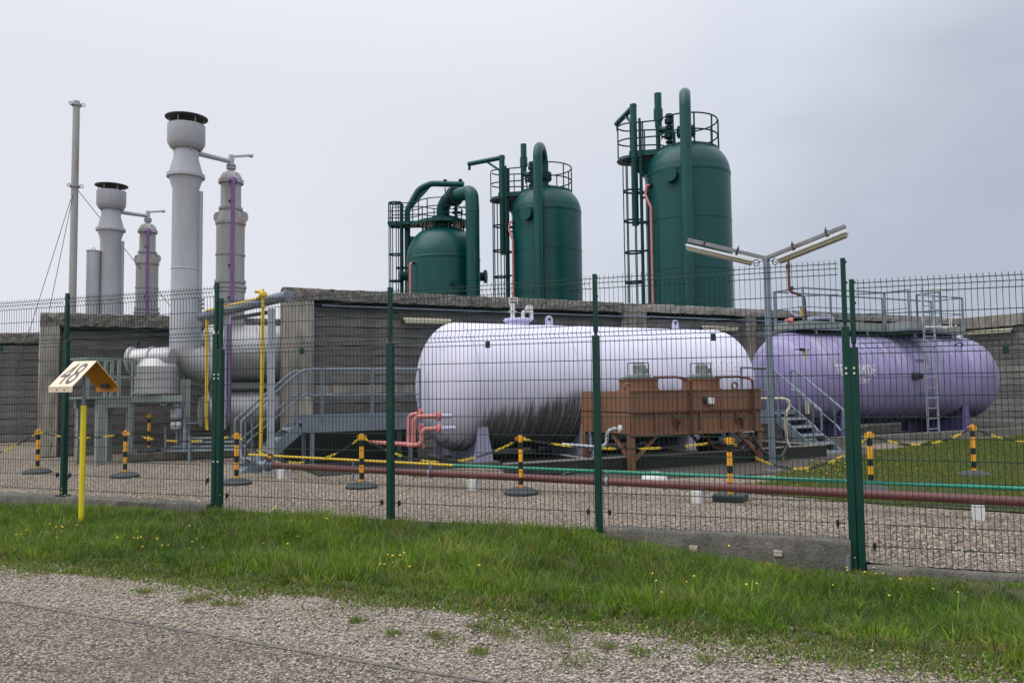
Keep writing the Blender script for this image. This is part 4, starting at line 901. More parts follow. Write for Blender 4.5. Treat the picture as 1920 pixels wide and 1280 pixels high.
mb = MB(); c = S(11.0, 6.6, .30); mb.lathe([(.13, -.2), (.15, -.18), (.15, .15), (.19, .15), (.19, .19), (.08, .22), (.001, .22)], c, A, 16); mb.box(c-Z*.2, (.3, .24, .14), (A, B, Z), .01); mb.tube(fillet([c+A*.2, c+A*.55, c+A*.55+Z*.3], .1), .045, 9); o = mb.build('pump', 'dark', None, loc=c-Z*.3); tag(o, 'dark pump sitting in the shadow under the brown cooler', 'pump')
# salmon pipes at the end of the white tank
pk = thing('salmon_pipework', 'salmon pink pipework with flanges at the end of the white tank', 'pipe', at(780, 835, 15.4))
mb = MB()
D = 15.4
mb.tube(fillet([at(820, 780, D), at(776, 781, D), at(776, 835, D)], .12), .045, 12); mb.build('pipe', 'pink', pk)
mb = MB(); mb.tube(fillet([at(820, 803, D-.15), at(791, 804, D-.15), at(790, 833, D-.15), at(765, 835, D-.1)], .10), .042, 12); mb.build('pipe', 'pink', pk)
mb = MB(); mb.tube(fillet([at(790, 775, D+.25), at(767, 777, D+.25), at(766, 833, D+.2)], .10), .042, 12); mb.build('pipe', 'pink', pk)
mb = MB(); mb.tube([at(795, 836, D-.1), at(768, 833, D+.1), at(695, 829, D+.7)], .045, 12); mb.build('pipe', 'pink', pk)
for (u, v, dd) in ((788, 774, .2), (822, 780, 0), (822, 803, -.15), (789, 801, .25)):
    p = at(u, v, D+dd); mb = MB(); dx = (at(u+9, v, D+dd+.05)-p).normalized(); mb.lathe([(.085, -.035), (.085, -.005), (.06, -.004), (.06, .004), (.085, .005), (.085, .035)], p, dx, 16); mb.build('flange', 'pink', pk)
mb = MB(); mb.tube([at(824, 780, D), at(845, 779.5, D+.15)], .045, 10); mb.tube([at(824, 803, D-.15), at(852, 802, D+.1)], .045, 10); mb.build('tank_stub', 'lilac', pk)
# small things by the pipe line
c = gp(1227, 903); mb = MB(); pr = [(.001, .16), (.10, .155), (.165, .13), (.20, .08), (.205, .02), (.19, 0)]; mb.lathe(pr, c, Z, 20); mb.v = [(x, y, z) for (x, y, z) in mb.v]; o = mb.build('cover_cap', 'white', None, loc=c); tag(o, 'low white rounded cap on the ground behind the red brown pipe', 'cap')
# ================================================================ green towers behind the wall
EY = V((.23, .973, 0)).normalized(); EX = V((EY.y, -EY.x, 0))
def ladder_cage(root, P, z0, z1, wdir, odir, mat, wid=.40, cage0=None, hoops=None, cr=.36, rung=.30):
    # P: foot centre, wdir: across, odir: towards the cage side
    for s in (-wid/2, wid/2): mb = MB(); mb.box(P+wdir*s+Z*(z0+z1)/2, (.09, .05, z1-z0), (odir, wdir, Z), .004); mb.build('ladder_stile', mat, root)
    mb = MB(); k = 0
    while z0+.2+rung*k < z1-.2: z = z0+.2+rung*k; mb.tube([P+wdir*(-wid/2)+Z*z, P+wdir*(wid/2)+Z*z], .013, 5, cap=False); k += 1
    mb.build('ladder_rungs', mat, root)
    c = P+odir*(cr*1.06)
    if hoops is None: hoops = []
    for z in hoops:
        mb = MB(); pts = [P+wdir*(-wid/2)+Z*z]+[c+Z*z+(odir*math.cos(t)+wdir*math.sin(t))*cr for t in [-2.2+4.4*i/16 for i in range(17)]]+[P+wdir*(wid/2)+Z*z]
        mb.tube(pts, .038, 5); mb.build('cage_hoop', mat, root)
    for t in (-1.9, -.95, 0, .95, 1.9):
        mb = MB(); p = c+(odir*math.cos(t)+wdir*math.sin(t))*(cr+.01); mb.bar(p+Z*(hoops[0]-.05), p+Z*hoops[-1], .055, .035, up=odir); mb.build('cage_strip', mat, root)
def tall_tower(label, px, D, davdir, davlen, davz):
    c0 = at(px, 700, D); C0 = V((c0.x, c0.y, 0)); R = 1.535
    P = lambda x, y, z: C0+EX*x+EY*y+Z*z
    root = thing('process_tower', label, 'tower', C0, 'green towers behind the long wall')
    mb = MB(); pr = [(R, 0), (R, 9.22)]+[(.32+(R-.32)*math.cos(t), 9.22+1.17*math.sin(t)) for t in [math.pi/2*i/10 for i in range(1, 11)]]; mb.lathe(pr, C0, Z, 72); mb.build('shell', 'tower', root)
    for z, h in ((3.6, .02), (5.65, .02), (7.46, .025), (9.20, .09)): mb = MB(); mb.lathe([(R+.002, z-h), (R+.014, z-h*.6), (R+.014, z+h*.6), (R+.002, z+h)], C0, Z, 72, cap=False); mb.build('weld_band', 'tower', root)
    # riser pipe with its return bend
    r = .195; rb = .70; y0 = -1.86; zc = 11.16
    mb = MB(); pts = [P(0, y0, 0), P(0, y0, zc)]+[P(0, y0+rb-rb*math.cos(t), zc+rb*math.sin(t)) for t in [math.pi*i/16 for i in range(1, 17)]]+[P(0, y0+2*rb, 10.2)]
    mb.tube(pts, r, 24); rp = mb.build('riser_pipe', 'tower', root)
    mb = MB(); mb.lathe([(.34, -.13), (.34, -.02), (.20, -.019), (.20, .019), (.34, .02), (.34, .13)], P(0, y0+2*rb, 10.74), Z, 20); mb.build('flange', 'towerrail', rp)
    mb = MB()
    for k in range(14): a = k*.449; mb.lathe([(.028, -.2), (.028, .2)], P(.285*math.cos(a), y0+2*rb+.285*math.sin(a), 10.74), Z, 6)
    mb.build('bolt', 'towerrail', rp)
    for z in (9.75, 6.0): mb = MB(); mb.lathe([(r+.001, -.02), (r+.008, 0), (r+.001, .02)], P(0, y0, z), Z, 20, cap=False); mb.build('weld_ring', 'tower', rp)
    for z in (2.5, 5.0, 8.2): mb = MB(); mb.box(P(0, -1.68, z), (.28, .34, .05), (EX, EY, Z)); mb.build('pipe_bracket', 'towerrail', root)
    # platform ring and bay
    zd = 10.02; rr = 1.14
    mb = MB(); mb.lathe([(.95, zd-.02), (rr, zd-.02), (rr, zd+.15), (rr-.015, zd+.15), (rr-.015, zd+.01), (.95, zd+.01)], C0, Z, 48, cap=False); mb.build('ring_deck', 'tower', root)
    mb = MB(); mb.box(P(-1.52, -.05, zd-.01), (1.05, .95, .04), (EX, EY, Z)); mb.build('side_deck', 'towerrail', root)
    for y in (-.53, .43): mb = MB(); mb.bar(P(-2.06, y, zd+.05), P(-.98, y, zd+.05), .012, .2); mb.build('toe_board', 'tower', root)
    mb = MB(); mb.tube([P(-2.02, -.05, zd-.1)+(EX*-math.cos(t)+EY*math.sin(t))*.50 for t in [-1.57+3.14*i/12 for i in range(13)]], .05, 6); mb.build('bay_rim', 'tower', root)
    mb = MB(); mb.plate([P(-2.02, -.5, zd-.14)]+[P(-2.02, -.05, zd-.14)+(EX*-math.cos(t)+EY*math.sin(t))*.50 for t in [-1.57+3.14*i/12 for i in range(13)]], .14, Z); mb.plate([P(-1.85, -.35, zd-.5), P(-1.85, .25, zd-.5), P(-2.02, .4, zd-.14), P(-2.02, -.5, zd-.14)], .03, EX); mb.build('bay_floor', 'towerrail', root)
    for y in (-.42, .32): mb = MB(); mb.bar(P(-2.05, y, zd-.06), P(-1.42, y*.6, zd-.85), .07, .07); mb.build('platform_bracket', 'tower', root)
    tr = .028
    for z in (zd+1.20, zd+.62):
        mb = MB(); mb.tube([P(rr*.985*-math.cos(t), rr*.985*math.sin(t), z) for t in [.50+(2*math.pi-1.0)*i/40 for i in range(41)]], tr, 6); mb.build('ring_rail', 'towerrail', root)
        mb = MB(); yb = math.sin(.50)*rr
        pth = [P(-rr*math.cos(.5), yb, z), P(-1.6, .43, z), P(-2.02, .43, z)]+[P(-2.02, -.05, z)+(EX*-math.cos(t)+EY*math.sin(t))*.48 for t in [1.45-1.2*i/6 for i in range(7)]]
        mb.tube(pth, tr, 6); mb.build('side_rail', 'towerrail', root)
        mb = MB(); pth = [P(-rr*math.cos(.5), -yb, z), P(-1.6, -.53, z), P(-2.02, -.53, z)]+[P(-2.02, -.05, z)+(EX*-math.cos(t)+EY*math.sin(t))*.48 for t in [-1.45+1.0*i/6 for i in range(7)]]
        mb.tube(pth, tr, 6); mb.build('side_rail', 'towerrail', root)
    for t in [.52+(2*math.pi-1.04)*i/8 for i in range(9)]: mb = MB(); p = P(-rr*math.cos(t), rr*math.sin(t), zd); mb.bar(p-Z*.12, p+Z*1.20, .05, .05); mb.build('rail_post', 'towerrail', root)
    for x, y in ((-1.55, -.53), (-2.0, -.53), (-2.50, -.12), (-1.55, .43), (-2.0, .43)): mb = MB(); mb.bar(P(x, y, zd), P(x, y, zd+1.20), .045, .045); mb.build('rail_post', 'towerrail', root)
    # ladder with its cage
    ladder_cage(root, P(-1.64, -.62, 0), 2.0, zd+1.25, EY, -EX, 'towerrail', hoops=[3.0, 4.15, 5.3, 6.4, 7.55, 8.65, zd-.2], cr=.31)
    for z in (3.5, 6.45, 8.4): mb = MB(); mb.box(P(-1.5, -.55, z), (.35, .10, .06), (EX, EY, Z)); mb.box(P(-1.64, -.62, z), (.10, .5, .08), (EX, EY, Z)); mb.build('ladder_bracket', 'towerrail', root)
    # davit
    b = P(-1.88, -.50, 0); top = b+Z*davz
    dv = None
    mb = MB(); mb.tube([b+Z*7.4, top-Z*.02], .125, 16); dv = mb.build('davit_post', 'tower', root)
    e = davdir.normalized()*davlen+Z*(-.06)
    mb = MB(); mb.tube([top-Z*.11-e.normalized()*.11, top-Z*.11+e], .105, 14); mb.build('davit_arm', 'tower', dv)
    mb = MB(); mb.bar(top-Z*.75, top-Z*.16+e*.45, .09, .09); mb.build('davit_brace', 'tower', dv)
    mb = MB(); mb.box(top-Z*.28+e*.97, (.12, .05, .24), (e.normalized(), e.normalized().cross(Z), Z), .01); mb.build('davit_hook_plate', 'towerrail', dv)
    for z in (7.5, 8.6): mb = MB(); mb.box(b+Z*z+EX*.28, (.62, .16, .09), (EX, EY, Z)); mb.build('davit_bracket', 'towerrail', root)
    mb = MB(); mb.plate([P(-2.05, -.32, zd-.14), P(-1.3, -.32, zd-.14), P(-1.36, -.28, zd-.62), P(-1.75, -.28, zd-.55)], .06, EY); mb.plate([P(-2.05, .2, zd-.14), P(-1.3, .2, zd-.14), P(-1.36, .16, zd-.62), P(-1.75, .16, zd-.55)], .06, EY); mb.build('bay_bracket', 'towerrail', root)
    # vent stack and valve group
    mb = MB(); mb.tube([P(-1.05, -.05, zd), P(-1.05, -.05, zd+1.6)], .055, 12); mb.tube(fillet([P(-.62, -.1, zd+.95), P(-1.0, -.02, zd+1.0), P(-1.0, 0, zd+1.9)], .2), .13, 14); mb.lathe([(.17, 0), (.17, .42), (.135, .42), (.135, 1.02), (.115, 1.02), (.115, .5)], P(-1.0, 0, zd+1.38), Z, 18, cap=False); mb.build('vent_stack', 'tower', root)
    mb = MB(); v = P(-.60, -.15, zd); mb.tube([v+Z*.1, v+Z*1.45], .085, 12)
    for z, rr2, h in ((.30, .16, .06), (.45, .15, .06), (.62, .19, .16), (.95, .15, .06), (1.02, .15, .06), (1.18, .17, .16), (1.40, .13, .12)): mb.lathe([(rr2, 0), (rr2, h)], v+Z*z, Z, 12)
    mb.tube([v+Z*.7, v+Z*.7-EX*.3], .05, 8); mb.lathe([(.12, 0), (.12, .03)], v+Z*.7-EX*.3, EX, 12); mb.tube([v+EX*.14+EY*.1+Z*.2, v+EX*.14+EY*.1+Z*1.55], .025, 6); mb.build('relief_valve', 'towerrail', root)
    mb = MB(); n_ = P(-.33, -.9, 0); d_ = V((n_-C0).normalized()); mb.lathe([(.25, -.4), (.25, .2), (.28, .2), (.28, .25), (.001, .25)], C0+d_*R*.985+Z*8.93, d_, 26); mb.build('manhole', 'tower', root)
    # salmon drain pipe
    d2 = (EX*-.83-EY*.56).normalized(); s = C0+d2*R; t_ = (EX*.56-EY*.83).normalized()
    mb = MB(); mb.tube(fillet([s+Z*8.75, s+d2*.20+Z*8.75, s+d2*.24+Z*8.38, s+d2*.16+t_*.22+Z*7.9, s+d2*.16+t_*.22+Z*.4], .10), .045, 10); dp = mb.build('drain_pipe', 'pink', root)
    mb = MB(); mb.lathe([(.10, -.02), (.10, .07)], s+Z*8.75, d2, 14); mb.build('drain_flange', 'black', dp)
    return root
tall_tower('tallest dark green tower, nearest, with a bare round riser and caged ladder', 1298, 29.0, V((-.22, .97, 0)), 1.75, 11.93)
tall_tower('middle green tower whose lifting arm points out to the left', 1029, 35.0, V((-.90, .44, 0)), 1.70, 11.85)
def short_tower():
    D = 36.0; c0 = at(833, 700, D); C0 = V((c0.x, c0.y, 0)); R = 1.66
    fx = V((1, -.05, 0)).normalized(); fy = V((.05, 1, 0)).normalized(); P = lambda x, y, z: C0+fx*x+fy*y+Z*z
    root = thing('process_tower', 'shortest green tower with a domed head and a fat hooked outlet pipe', 'tower', C0, 'green towers behind the long wall')
    mb = MB(); mb.lathe([(R, 0), (R, 7.35)]+[(.38+(R-.38)*math.cos(t)**.9, 7.35+1.45*math.sin(t)) for t in [math.pi/2*i/12 for i in range(1, 13)]]+[(.42, 9.25)], C0, Z, 72); mb.build('shell', 'tower', root)
    for z, h in ((7.33, .07), (4.5, .03)): mb = MB(); mb.lathe([(R+.002, z-h), (R+.015, z-h*.6), (R+.015, z+h*.6), (R+.002, z+h)], C0, Z, 72, cap=False); mb.build('weld_band', 'tower', root)
    zd = 8.95; rr = 1.17
    mb = MB(); mb.lathe([(.45, zd), (rr, zd), (rr, zd+.15), (rr-.02, zd+.15), (rr-.02, zd+.04), (.45, zd+.04)], C0, Z, 44, cap=False); mb.build('ring_deck', 'tower', root)
    mb = MB(); mb.box(P(-1.75, -.1, zd+.02), (1.4, .8, .04), (fx, fy, Z)); mb.build('side_deck', 'towerrail', root)
    for y in (-.5, .3): mb = MB(); mb.bar(P(-2.45, y, zd+.06), P(-1.0, y, zd+.06), .012, .16); mb.build('toe_board', 'tower', root)
    for z in (zd+.35, zd+.66, zd+1.02):
        mb = MB(); mb.tube([P(-rr*math.cos(t), rr*math.sin(t), z) for t in [.45+(2*math.pi-.9)*i/40 for i in range(41)]], .024, 6); mb.build('ring_rail', 'towerrail', root)
        for sy, yy in ((1, .3), (-1, -.5)): mb = MB(); mb.tube([P(-rr*math.cos(.45), sy*rr*math.sin(.45), z), P(-1.45, yy, z-.06), P(-2.4, yy, z-.06)], .024, 6); mb.build('side_rail', 'towerrail', root)
    for t in [.47+(2*math.pi-.94)*i/9 for i in range(10)]: p = P(-rr*math.cos(t), rr*math.sin(t), zd); mb = MB(); mb.bar(p, p+Z*1.03, .045, .045); mb.build('rail_post', 'towerrail', root)
    for x, y in ((-1.45, -.5), (-2.4, -.5), (-1.45, .3), (-2.4, .3)): mb = MB(); mb.bar(P(x, y, zd), P(x, y, zd+.97), .045, .045); mb.build('rail_post', 'towerrail', root)
    for t in (1.9, 2.6, -1.2, -.5, .5, 1.2, -1.9, -2.6):
        p = P(math.cos(t)*1.0, math.sin(t)*1.0, 0); mb = MB(); mb.bar(p+Z*8.35, p+Z*zd, .07, .07); mb.build('deck_leg', 'towerrail', root)
    # fat outlet: rises from the neck, a flanged joint, then turns down on the right
    r = .30; mb = MB(); mb.lathe([(.52, 0), (.52, .18), (.40, .19), (.40, .22)], P(0, 0, 9.15), Z, 24); mb.build('neck_flange', 'towerrail', root)
    a_ = fillet([P(0, 0, 9.2), P(.02, -.2, 9.75), P(.32, -.50, 10.10), P(1.05, -1.15, 10.10), P(1.46, -1.55, 10.10), P(1.50, -1.62, 9.3), P(1.50, -1.62, 0)], .66, 10)
    mb = MB(); mb.tube(a_, r, 24); op = mb.build('outlet_pipe', 'tower', root)
    j = P(.62, -.77, 10.10); dj = (P(1.05, -1.15, 10.10)-P(.32, -.50, 10.10)).normalized()
    for s in (-.06, .06):
        mb = MB(); mb.lathe([(.43, -.045), (.43, .045)], j+dj*s, dj, 28); mb.build('joint_flange', 'towerrail', op)
    mb = MB(); u, v = perp(dj)
    for k in range(20): t = k*.314; mb.lathe([(.034, -.17), (.034, .17)], j+(u*math.cos(t)+v*math.sin(t))*.37, dj, 6)
    mb.build('bolt', 'dish', op)
    for z in (7.0, 4.0): mb = MB(); mb.lathe([(r+.002, -.03), (r+.012, 0), (r+.002, .03)], P(1.5, -1.62, z+2.2), Z, 22, cap=False); mb.build('weld_ring', 'tower', op)
    # swan-neck lifting beam
    b = P(-1.66, .1, 0); pts = fillet([b+Z*5.6, b+Z*9.75, b+fx*.55+Z*10.7, b+fx*1.1+Z*10.92, b+fx*2.62+Z*10.84], .7, 8)
    mb = MB(); mb.tube(pts, .135, 14); dv = mb.build('davit_post', 'tower', root)
    mb = MB(); mb.plate([b+fx*.10+Z*9.75, b+fx*.62+Z*10.66, b+fx*1.15+Z*10.84, b+fx*.75+Z*10.40, b+fx*.14+Z*9.72], .03, fy); mb.build('davit_gusset', 'tower', dv)
    for t in (1.75, 2.45): mb = MB(); mb.box(b+fx*t+Z*11.02, (.16, .2, .12), (fx, fy, Z), .01); mb.bar(b+fx*t+Z*10.72, b+fx*t+Z*10.45, .05) if t < 2 else None; mb.build('davit_trolley', 'towerrail', dv)
    for z in (7.4, 8.5, 6.1): mb = MB(); mb.plate([b+Z*z, b+fx*.75+Z*z, b+fx*.35+Z*(z-.5), b+Z*(z-.4)], .06, fy); mb.build('davit_bracket', 'tower', root)
    mb = MB(); mb.bar(b+Z*8.6, b+fx*.35+Z*7.8, .05, .05); mb.build('strut', 'towerrail', root)
    ladder_cage(root, P(-1.84, -.35, 0), 2.0, zd+1.0, fy, -fx, 'towerrail', hoops=[3.6, 5.0, 6.4, 7.6, zd-.05, zd+1.0], cr=.275)
    for z in (5.0, 7.0, zd-.1): mb = MB(); mb.box(P(-1.8, -.3, z), (.6, .12, .10), (fx, fy, Z)); mb.build('ladder_bracket', 'towerrail', root)
    mb = MB(); v = P(.62, -.35, zd); mb.tube([v, v+Z*1.0], .05, 8)
    for z, q in ((.2, .12), (.45, .16), (.62, .10), (.82, .15)): mb.lathe([(q, 0), (q, .1)], v+Z*z, Z, 10)
    mb.tube([v+Z*.55, v+fx*.25+Z*.5], .04, 8); mb.lathe([(.13, 0), (.13, .06)], v+fx*.25+Z*.5, fx, 10); mb.build('relief_valve', 'towerrail', root)
    for d_, z in ((fx*.98-fy*.1, 6.55), (fx*-.95-fy*.25, 6.6), (-fy*.85+fx*.35, 6.1)):
        d_ = d_.normalized(); q = .13 if abs(z-6.1) < .01 else .25
        mb = MB(); mb.lathe([(q*.8, -.2), (q*.8, .22), (q*1.2, .22), (q*1.2, .32), (.001, .33)], C0+d_*R+Z*z, d_, 18); mb.build('nozzle', 'towerrail', root)
    d2 = (fx*-.68-fy*.73).normalized(); s = C0+d2*R
    mb = MB(); mb.tube(fillet([s+Z*7.05, s+d2*.22+Z*7.05, s+d2*.22+Z*.5], .12), .05, 10); dp = mb.build('drain_pipe', 'pink', root)
    mb = MB(); mb.lathe([(.06, -.02), (.06, .12)], s+Z*7.05, d2, 12); mb.build('drain_stub', 'black', dp)
short_tower()

# ================================================================ grey process units on the left
def exhaust_stack(label, px, D, elbow):
    k = D/18.6*1.0; p0 = at(px, 700, D); C0 = V((p0.x, p0.y, 0)); root = thing('exhaust_stack', label, 'chimney', C0, 'capped grey exhaust stacks')
    H = lambda v: 1.5+(736.5-v)*18.6/1500
    zb = H(655) if elbow else .0
    mb = MB(); mb.lathe([(.315, zb), (.315, H(590)), (.30, H(585)), (.292, H(352)), (.375, H(329)), (.375, H(320)), (.28, H(292)), (.275, H(230))], C0, Z, 40); mb.build('duct', 'grey', root)
    mb = MB(); mb.lathe([(.376, -.05), (.425, -.05), (.425, .03), (.385, .05)], C0+Z*H(325), Z, 40, cap=False); mb.build('flange', 'grey', root)
    mb = MB(); mb.lathe([(.300, 0), (.308, .02), (.300, .04)], C0+Z*H(505), Z, 40, cap=False); mb.build('weld_ring', 'grey', root)
    mb = MB(); mb.lathe([(.31, H(275)), (.36, H(272)), (.422, H(263)), (.422, H(228)), (.40, H(228)), (.40, H(262)), (.31, H(272))], C0, Z, 40, cap=False); mb.build('wind_band', 'grey', root)
    mb = MB(); mb.lathe([(.001, H(217.5)), (.33, H(217.5)), (.478, H(214.5)), (.480, H(213)), (.30, H(216)), (.001, H(217))], C0, Z, 40, cap=False); mb.build('rain_cap', 'dish', root)
    for t in range(6): a = t*1.047+.4; q = V((math.cos(a)*.37, math.sin(a)*.37, 0)); mb = MB(); mb.bar(C0+q+Z*H(232), C0+q+Z*H(212), .035, .012); mb.build('cap_strut', 'grey', root)
    for t in range(4): a = t*1.571+.7; q = V((math.cos(a), math.sin(a), 0)); mb = MB(); mb.plate([C0+q*.26+Z*H(268), C0+q*.40+Z*H(268), C0+q*.26+Z*H(284)], .02, Z.cross(q)); mb.build('band_bracket', 'grey', root)
    mb = MB(); q = V((.27, .17, 0)); mb.tube([C0+q+Z*zb, C0+q+Z*H(352)], .07, 10); mb.build('side_pipe', 'grey', root)
    return root, C0, H
e1, C1, H1 = exhaust_stack('nearer tall grey exhaust stack rising in front of the lower wall', 344, 18.6, True)
e2, C2, H2 = exhaust_stack('farther grey exhaust stack standing behind the lower wall', 203, 24.7, False)
# mitred elbow at the foot of the near stack
ax2 = (A*.92+Z*-.38).normalized()
mb = MB(); mb.tube([C1+Z*H1(650), C1+Z*H1(664)+A*.02, C1+A*.18+Z*H1(676), C1+A*.55+Z*H1(688)], [.315, .33, .40, .44], 28); mb.build('elbow', 'greyrust', e1)
mb = MB(); mb.lathe([(.50, -.05), (.50, .05)], C1+A*.57+Z*H1(689), (A-Z*.25).normalized(), 28); mb.build('elbow_flange', 'grey', e1)
mb = MB()
for v, r in ((560, .36), (568, .36), (576, .36)): mb.box(C1+A*.33-B*.02+Z*H1(v), (.2, .16, .05), (A, B, Z))
mb.build('clamp_stack', 'greyrust', e1)
def column(label, px, D, arm_to):
    p0 = at(px, 700, D); C0 = V((p0.x, p0.y, 0)); H = lambda v: 1.5+(735.5-v)*19.6/1500
    root = thing('scrubber_column', label, 'column', C0, 'slim grey columns beside the stacks')
    z0 = H(606) if D < 22 else .0
    mb = MB(); mb.lathe([(.345, z0), (.345, H(540)), (.335, H(530)), (.335, H(418)), (.33, H(415)), (.245, H(390)), (.24, H(340))], C0, Z, 32); mb.build('body', 'greyrust', root)
    for v, r, h in ((337, .30, .045), (389, .285, .03), (417, .36, .035), (477, .352, .02), (528, .37, .035), (538, .385, .035), (545, .37, .03)): mb = MB(); mb.lathe([(r*.8, -h), (r, -h), (r, h), (r*.8, h)], C0+Z*H(v), Z, 32, cap=False); mb.build('flange', 'greyrust', root)
    mb = MB(); mb.lathe([(.27, H(335)), (.255, H(328)), (.21, H(321)), (.12, H(317)), (.07, H(316)), (.062, H(306)), (.062, H(300))], C0, Z, 28); mb.build('dome', 'greyrust', root)
    mb = MB(); mb.lathe([(.115, 0), (.115, .05), (.06, .06), (.115, .07), (.115, .11)], C0+Z*H(312), Z, 18); mb.build('top_flange', 'greyrust', root)
    mb = MB(); mb.box(C0+Z*H(297), (.13, .13, .34), (A, B, Z), .02); mb.bar(C0+Z*H(288), C0+Z*H(285)+V((.46, .05, .0)), .04, .05); mb.lathe([(.05, 0), (.05, .09)], C0+Z*H(285)+V((.43, .05, 0)), V((1, .1, 0)), 10); mb.build('valve_lever', 'grey', root)
    mb = MB(); q = V(arm_to); zz = H(299); mb.tube([V((q.x, q.y, zz-.02)), C0+Z*(zz+.02)], .062, 12); mb.build('crossover_pipe', 'grey', root)
    for s in (-1, 1):
        mb = MB(); n = 8; c = C0+X*(s*.35)+Z*H(404); mb.plate([C0+X*(s*.25)+Z*H(413), C0+X*(s*.25)+Z*H(392)]+[c+X*(s*.05*math.cos(t))*1.6+Z*(.13*math.sin(t)) for t in [1.57-3.14*i/n for i in range(n+1)]], .03, Y); mb.build('lug', 'grey', root, smooth=False)
    mb = MB(); mb.tube([C0+V((.12, -.12, H(333))), C0+V((.20, -.14, H(322)))], .028, 8); mb.build('stub', 'grey', root)
    return root, C0, H
k1, K1, HK = column('nearer grey column with rust marks carrying a violet pipe', 430, 19.6, (C1.x+.1, C1.y, 0))
k2_, K2, _ = column('farther grey column with a violet pipe behind the lower wall', 273, 25.6, (C2.x+.1, C2.y, 0))
def violet(label, C0, H, zb, jog):
    o = V((.19, -.40, 0)); pts = [C0+V((.10, -.2, H(341))), C0+o+V((-.06, -.03, H(341))), C0+o+Z*H(341), C0+o+Z*H(590)]
    if jog: pts += [C0+o+V((.13, -.50, H(614))), C0+o+V((.13, -.50, H(786)))]
    else: pts = pts[:-1]+[C0+o+Z*zb]
    mb = MB(); mb.tube(fillet(pts, .10), .048, 10); r = mb.build('violet_pipe', 'violet', None, loc=C0+o); tag(r, label, 'pipe')
    mb = MB(); mb.lathe([(.10, 0), (.10, .07)], C0+o+V((-.04, .09, H(341))), V((0, 1, 0)), 14); mb.build('flange', 'violet', r)
    for v in (380, 500, 560): mb = MB(); mb.box(C0+o+V((-.05, .07, H(v))), (.12, .12, .05)); mb.build('pipe_clip', 'dark', r)
    if jog:
        mb = MB(); mb.tube([C0+o+V((.04, -.50, H(612))), C0+o+V((.03, -.52, H(800)))], .04, 8); mb.build('companion_pipe', 'palegalv', r)
violet('long violet pipe running down the nearer grey column to the lower drum', K1, HK, 0, True)
violet('shorter violet pipe clipped to the farther grey column', K2, HK, .5, False)
# process drums
def drum(label, c, d, L, R, mat, name='process_drum', bands=(), head=.5):
    root = thing(name, label, 'drum', V((c.x, c.y, 0)))
    pr = [(max(.001, R*math.sin(math.pi/2*i/8)), -R*head*math.cos(math.pi/2*i/8)) for i in range(9)]+[(R, L)]+[(max(.001, R*math.cos(math.pi/2*i/8)), L+R*head*math.sin(math.pi/2*i/8)) for i in range(1, 9)]
    mb = MB(); mb.lathe(pr, c, d, 40, cap=False); mb.build('shell', mat, root)
    for x in bands: mb = MB(); mb.lathe([(R, -.03), (R+.018, -.025), (R+.018, .025), (R, .03)], c+d*x, d, 40, cap=False); mb.build('band', mat, root)
    return root
cD = V((0, 0, 0)); p = at(398, 662, 19.35)
dr = drum('large grey clad drum lying under the nearer column and passing behind the end pillar', p, A, 3.2, .70, 'drum', bands=(.12, 1.0, 2.0))
mb = MB(); mb.lathe([(.40, -.1), (.38, .05), (.36, .4)], K1+Z*(HK(606)-.35), Z, 28); mb.build('saddle_nozzle', 'greyrust', dr)
p2 = at(395, 770, 19.2)
dr2 = drum('smaller grey drum lying below the large clad drum', p2, A, 3.0, .48, 'drum', bands=(.1, .9, 1.8))
for a in (.5, 2.2): mb = MB(); mb.box(p2+A*a-Z*(p2.z/2+.1), (.2, .7, p2.z-.2), (A, B, Z)); mb.build('support', 'slab', dr2)
for a in (.3, 1.6, 2.6):
    mb = MB(); mb.bar(p+A*a-Z*.66+B*.2, p2+A*a+Z*.3+B*.2, .12, .12); mb.build('support', 'sage', dr)
mb = MB(); mb.box(p+A*1.3-Z*.80+B*.1, (2.6, .7, .12), (A, B, Z), .01); mb.build('support_beam', 'sage', dr)
# inlet filter: lying barrel on an upright drum
fl = thing('inlet_filter', 'silver air filter barrel on an upright drum left of the near stack', 'filter', gp(290, 862))
D = 18.0; mb = MB(); c = at(250, 676, D+.05); d = (at(322, 672, D)-c).normalized(); mb.lathe([(.21, -.04), (.29, -.02), (.29, .03), (.265, .035), (.265, .86), (.22, .92), (.10, .95)], c, d, 32); mb.build('barrel', 'drum', fl)
mb = MB(); mb.lathe([(.31, -.05), (.31, .01)], c, d, 32); mb.build('end_ring', 'grey', fl)
c2 = at(293, 736, D); mb = MB(); mb.lathe([(.47, 0), (.47, .33), (.445, .35), (.45, .50), (.45, .60), (.30, .78)], V((c2.x, c2.y, 1.50)), Z, 32); mb.build('drum', 'drum', fl)
for z, r in ((1.51, .50), (1.84, .49)): mb = MB(); mb.lathe([(r-.06, -.02), (r, -.02), (r, .02), (r-.06, .02)], V((c2.x, c2.y, z)), Z, 32, cap=False); mb.build('flange', 'greyrust', fl)
mb = MB(); mb.lathe([(.285, -.02), (.300, 0), (.285, .02)], c+d*.45, d, 32, cap=False); mb.build('band', 'grey', fl)
mb = MB(); q = at(298, 657, D); mb.tube(fillet([q-X*.06-Z*.06, q-X*.06+Z*.03, q+X*.06+Z*.03, q+X*.06-Z*.06], .03), .01, 6); mb.build('lifting_handle', 'grey', fl)
mb = MB(); mb.bar(at(246, 748, D-.3), at(345, 746, D-.3), .16, .14); mb.bar(at(246, 746, D+.4), at(345, 744, D+.4), .16, .14); mb.build('support_beam', 'sage', fl)
for u in (342, 352): mb = MB(); b_ = at(u, 745, D+.2); mb.box(V((b_.x, b_.y, .9)), (.1, .1, 1.8), (A, B, Z)); mb.build('support_leg', 'sage', fl)
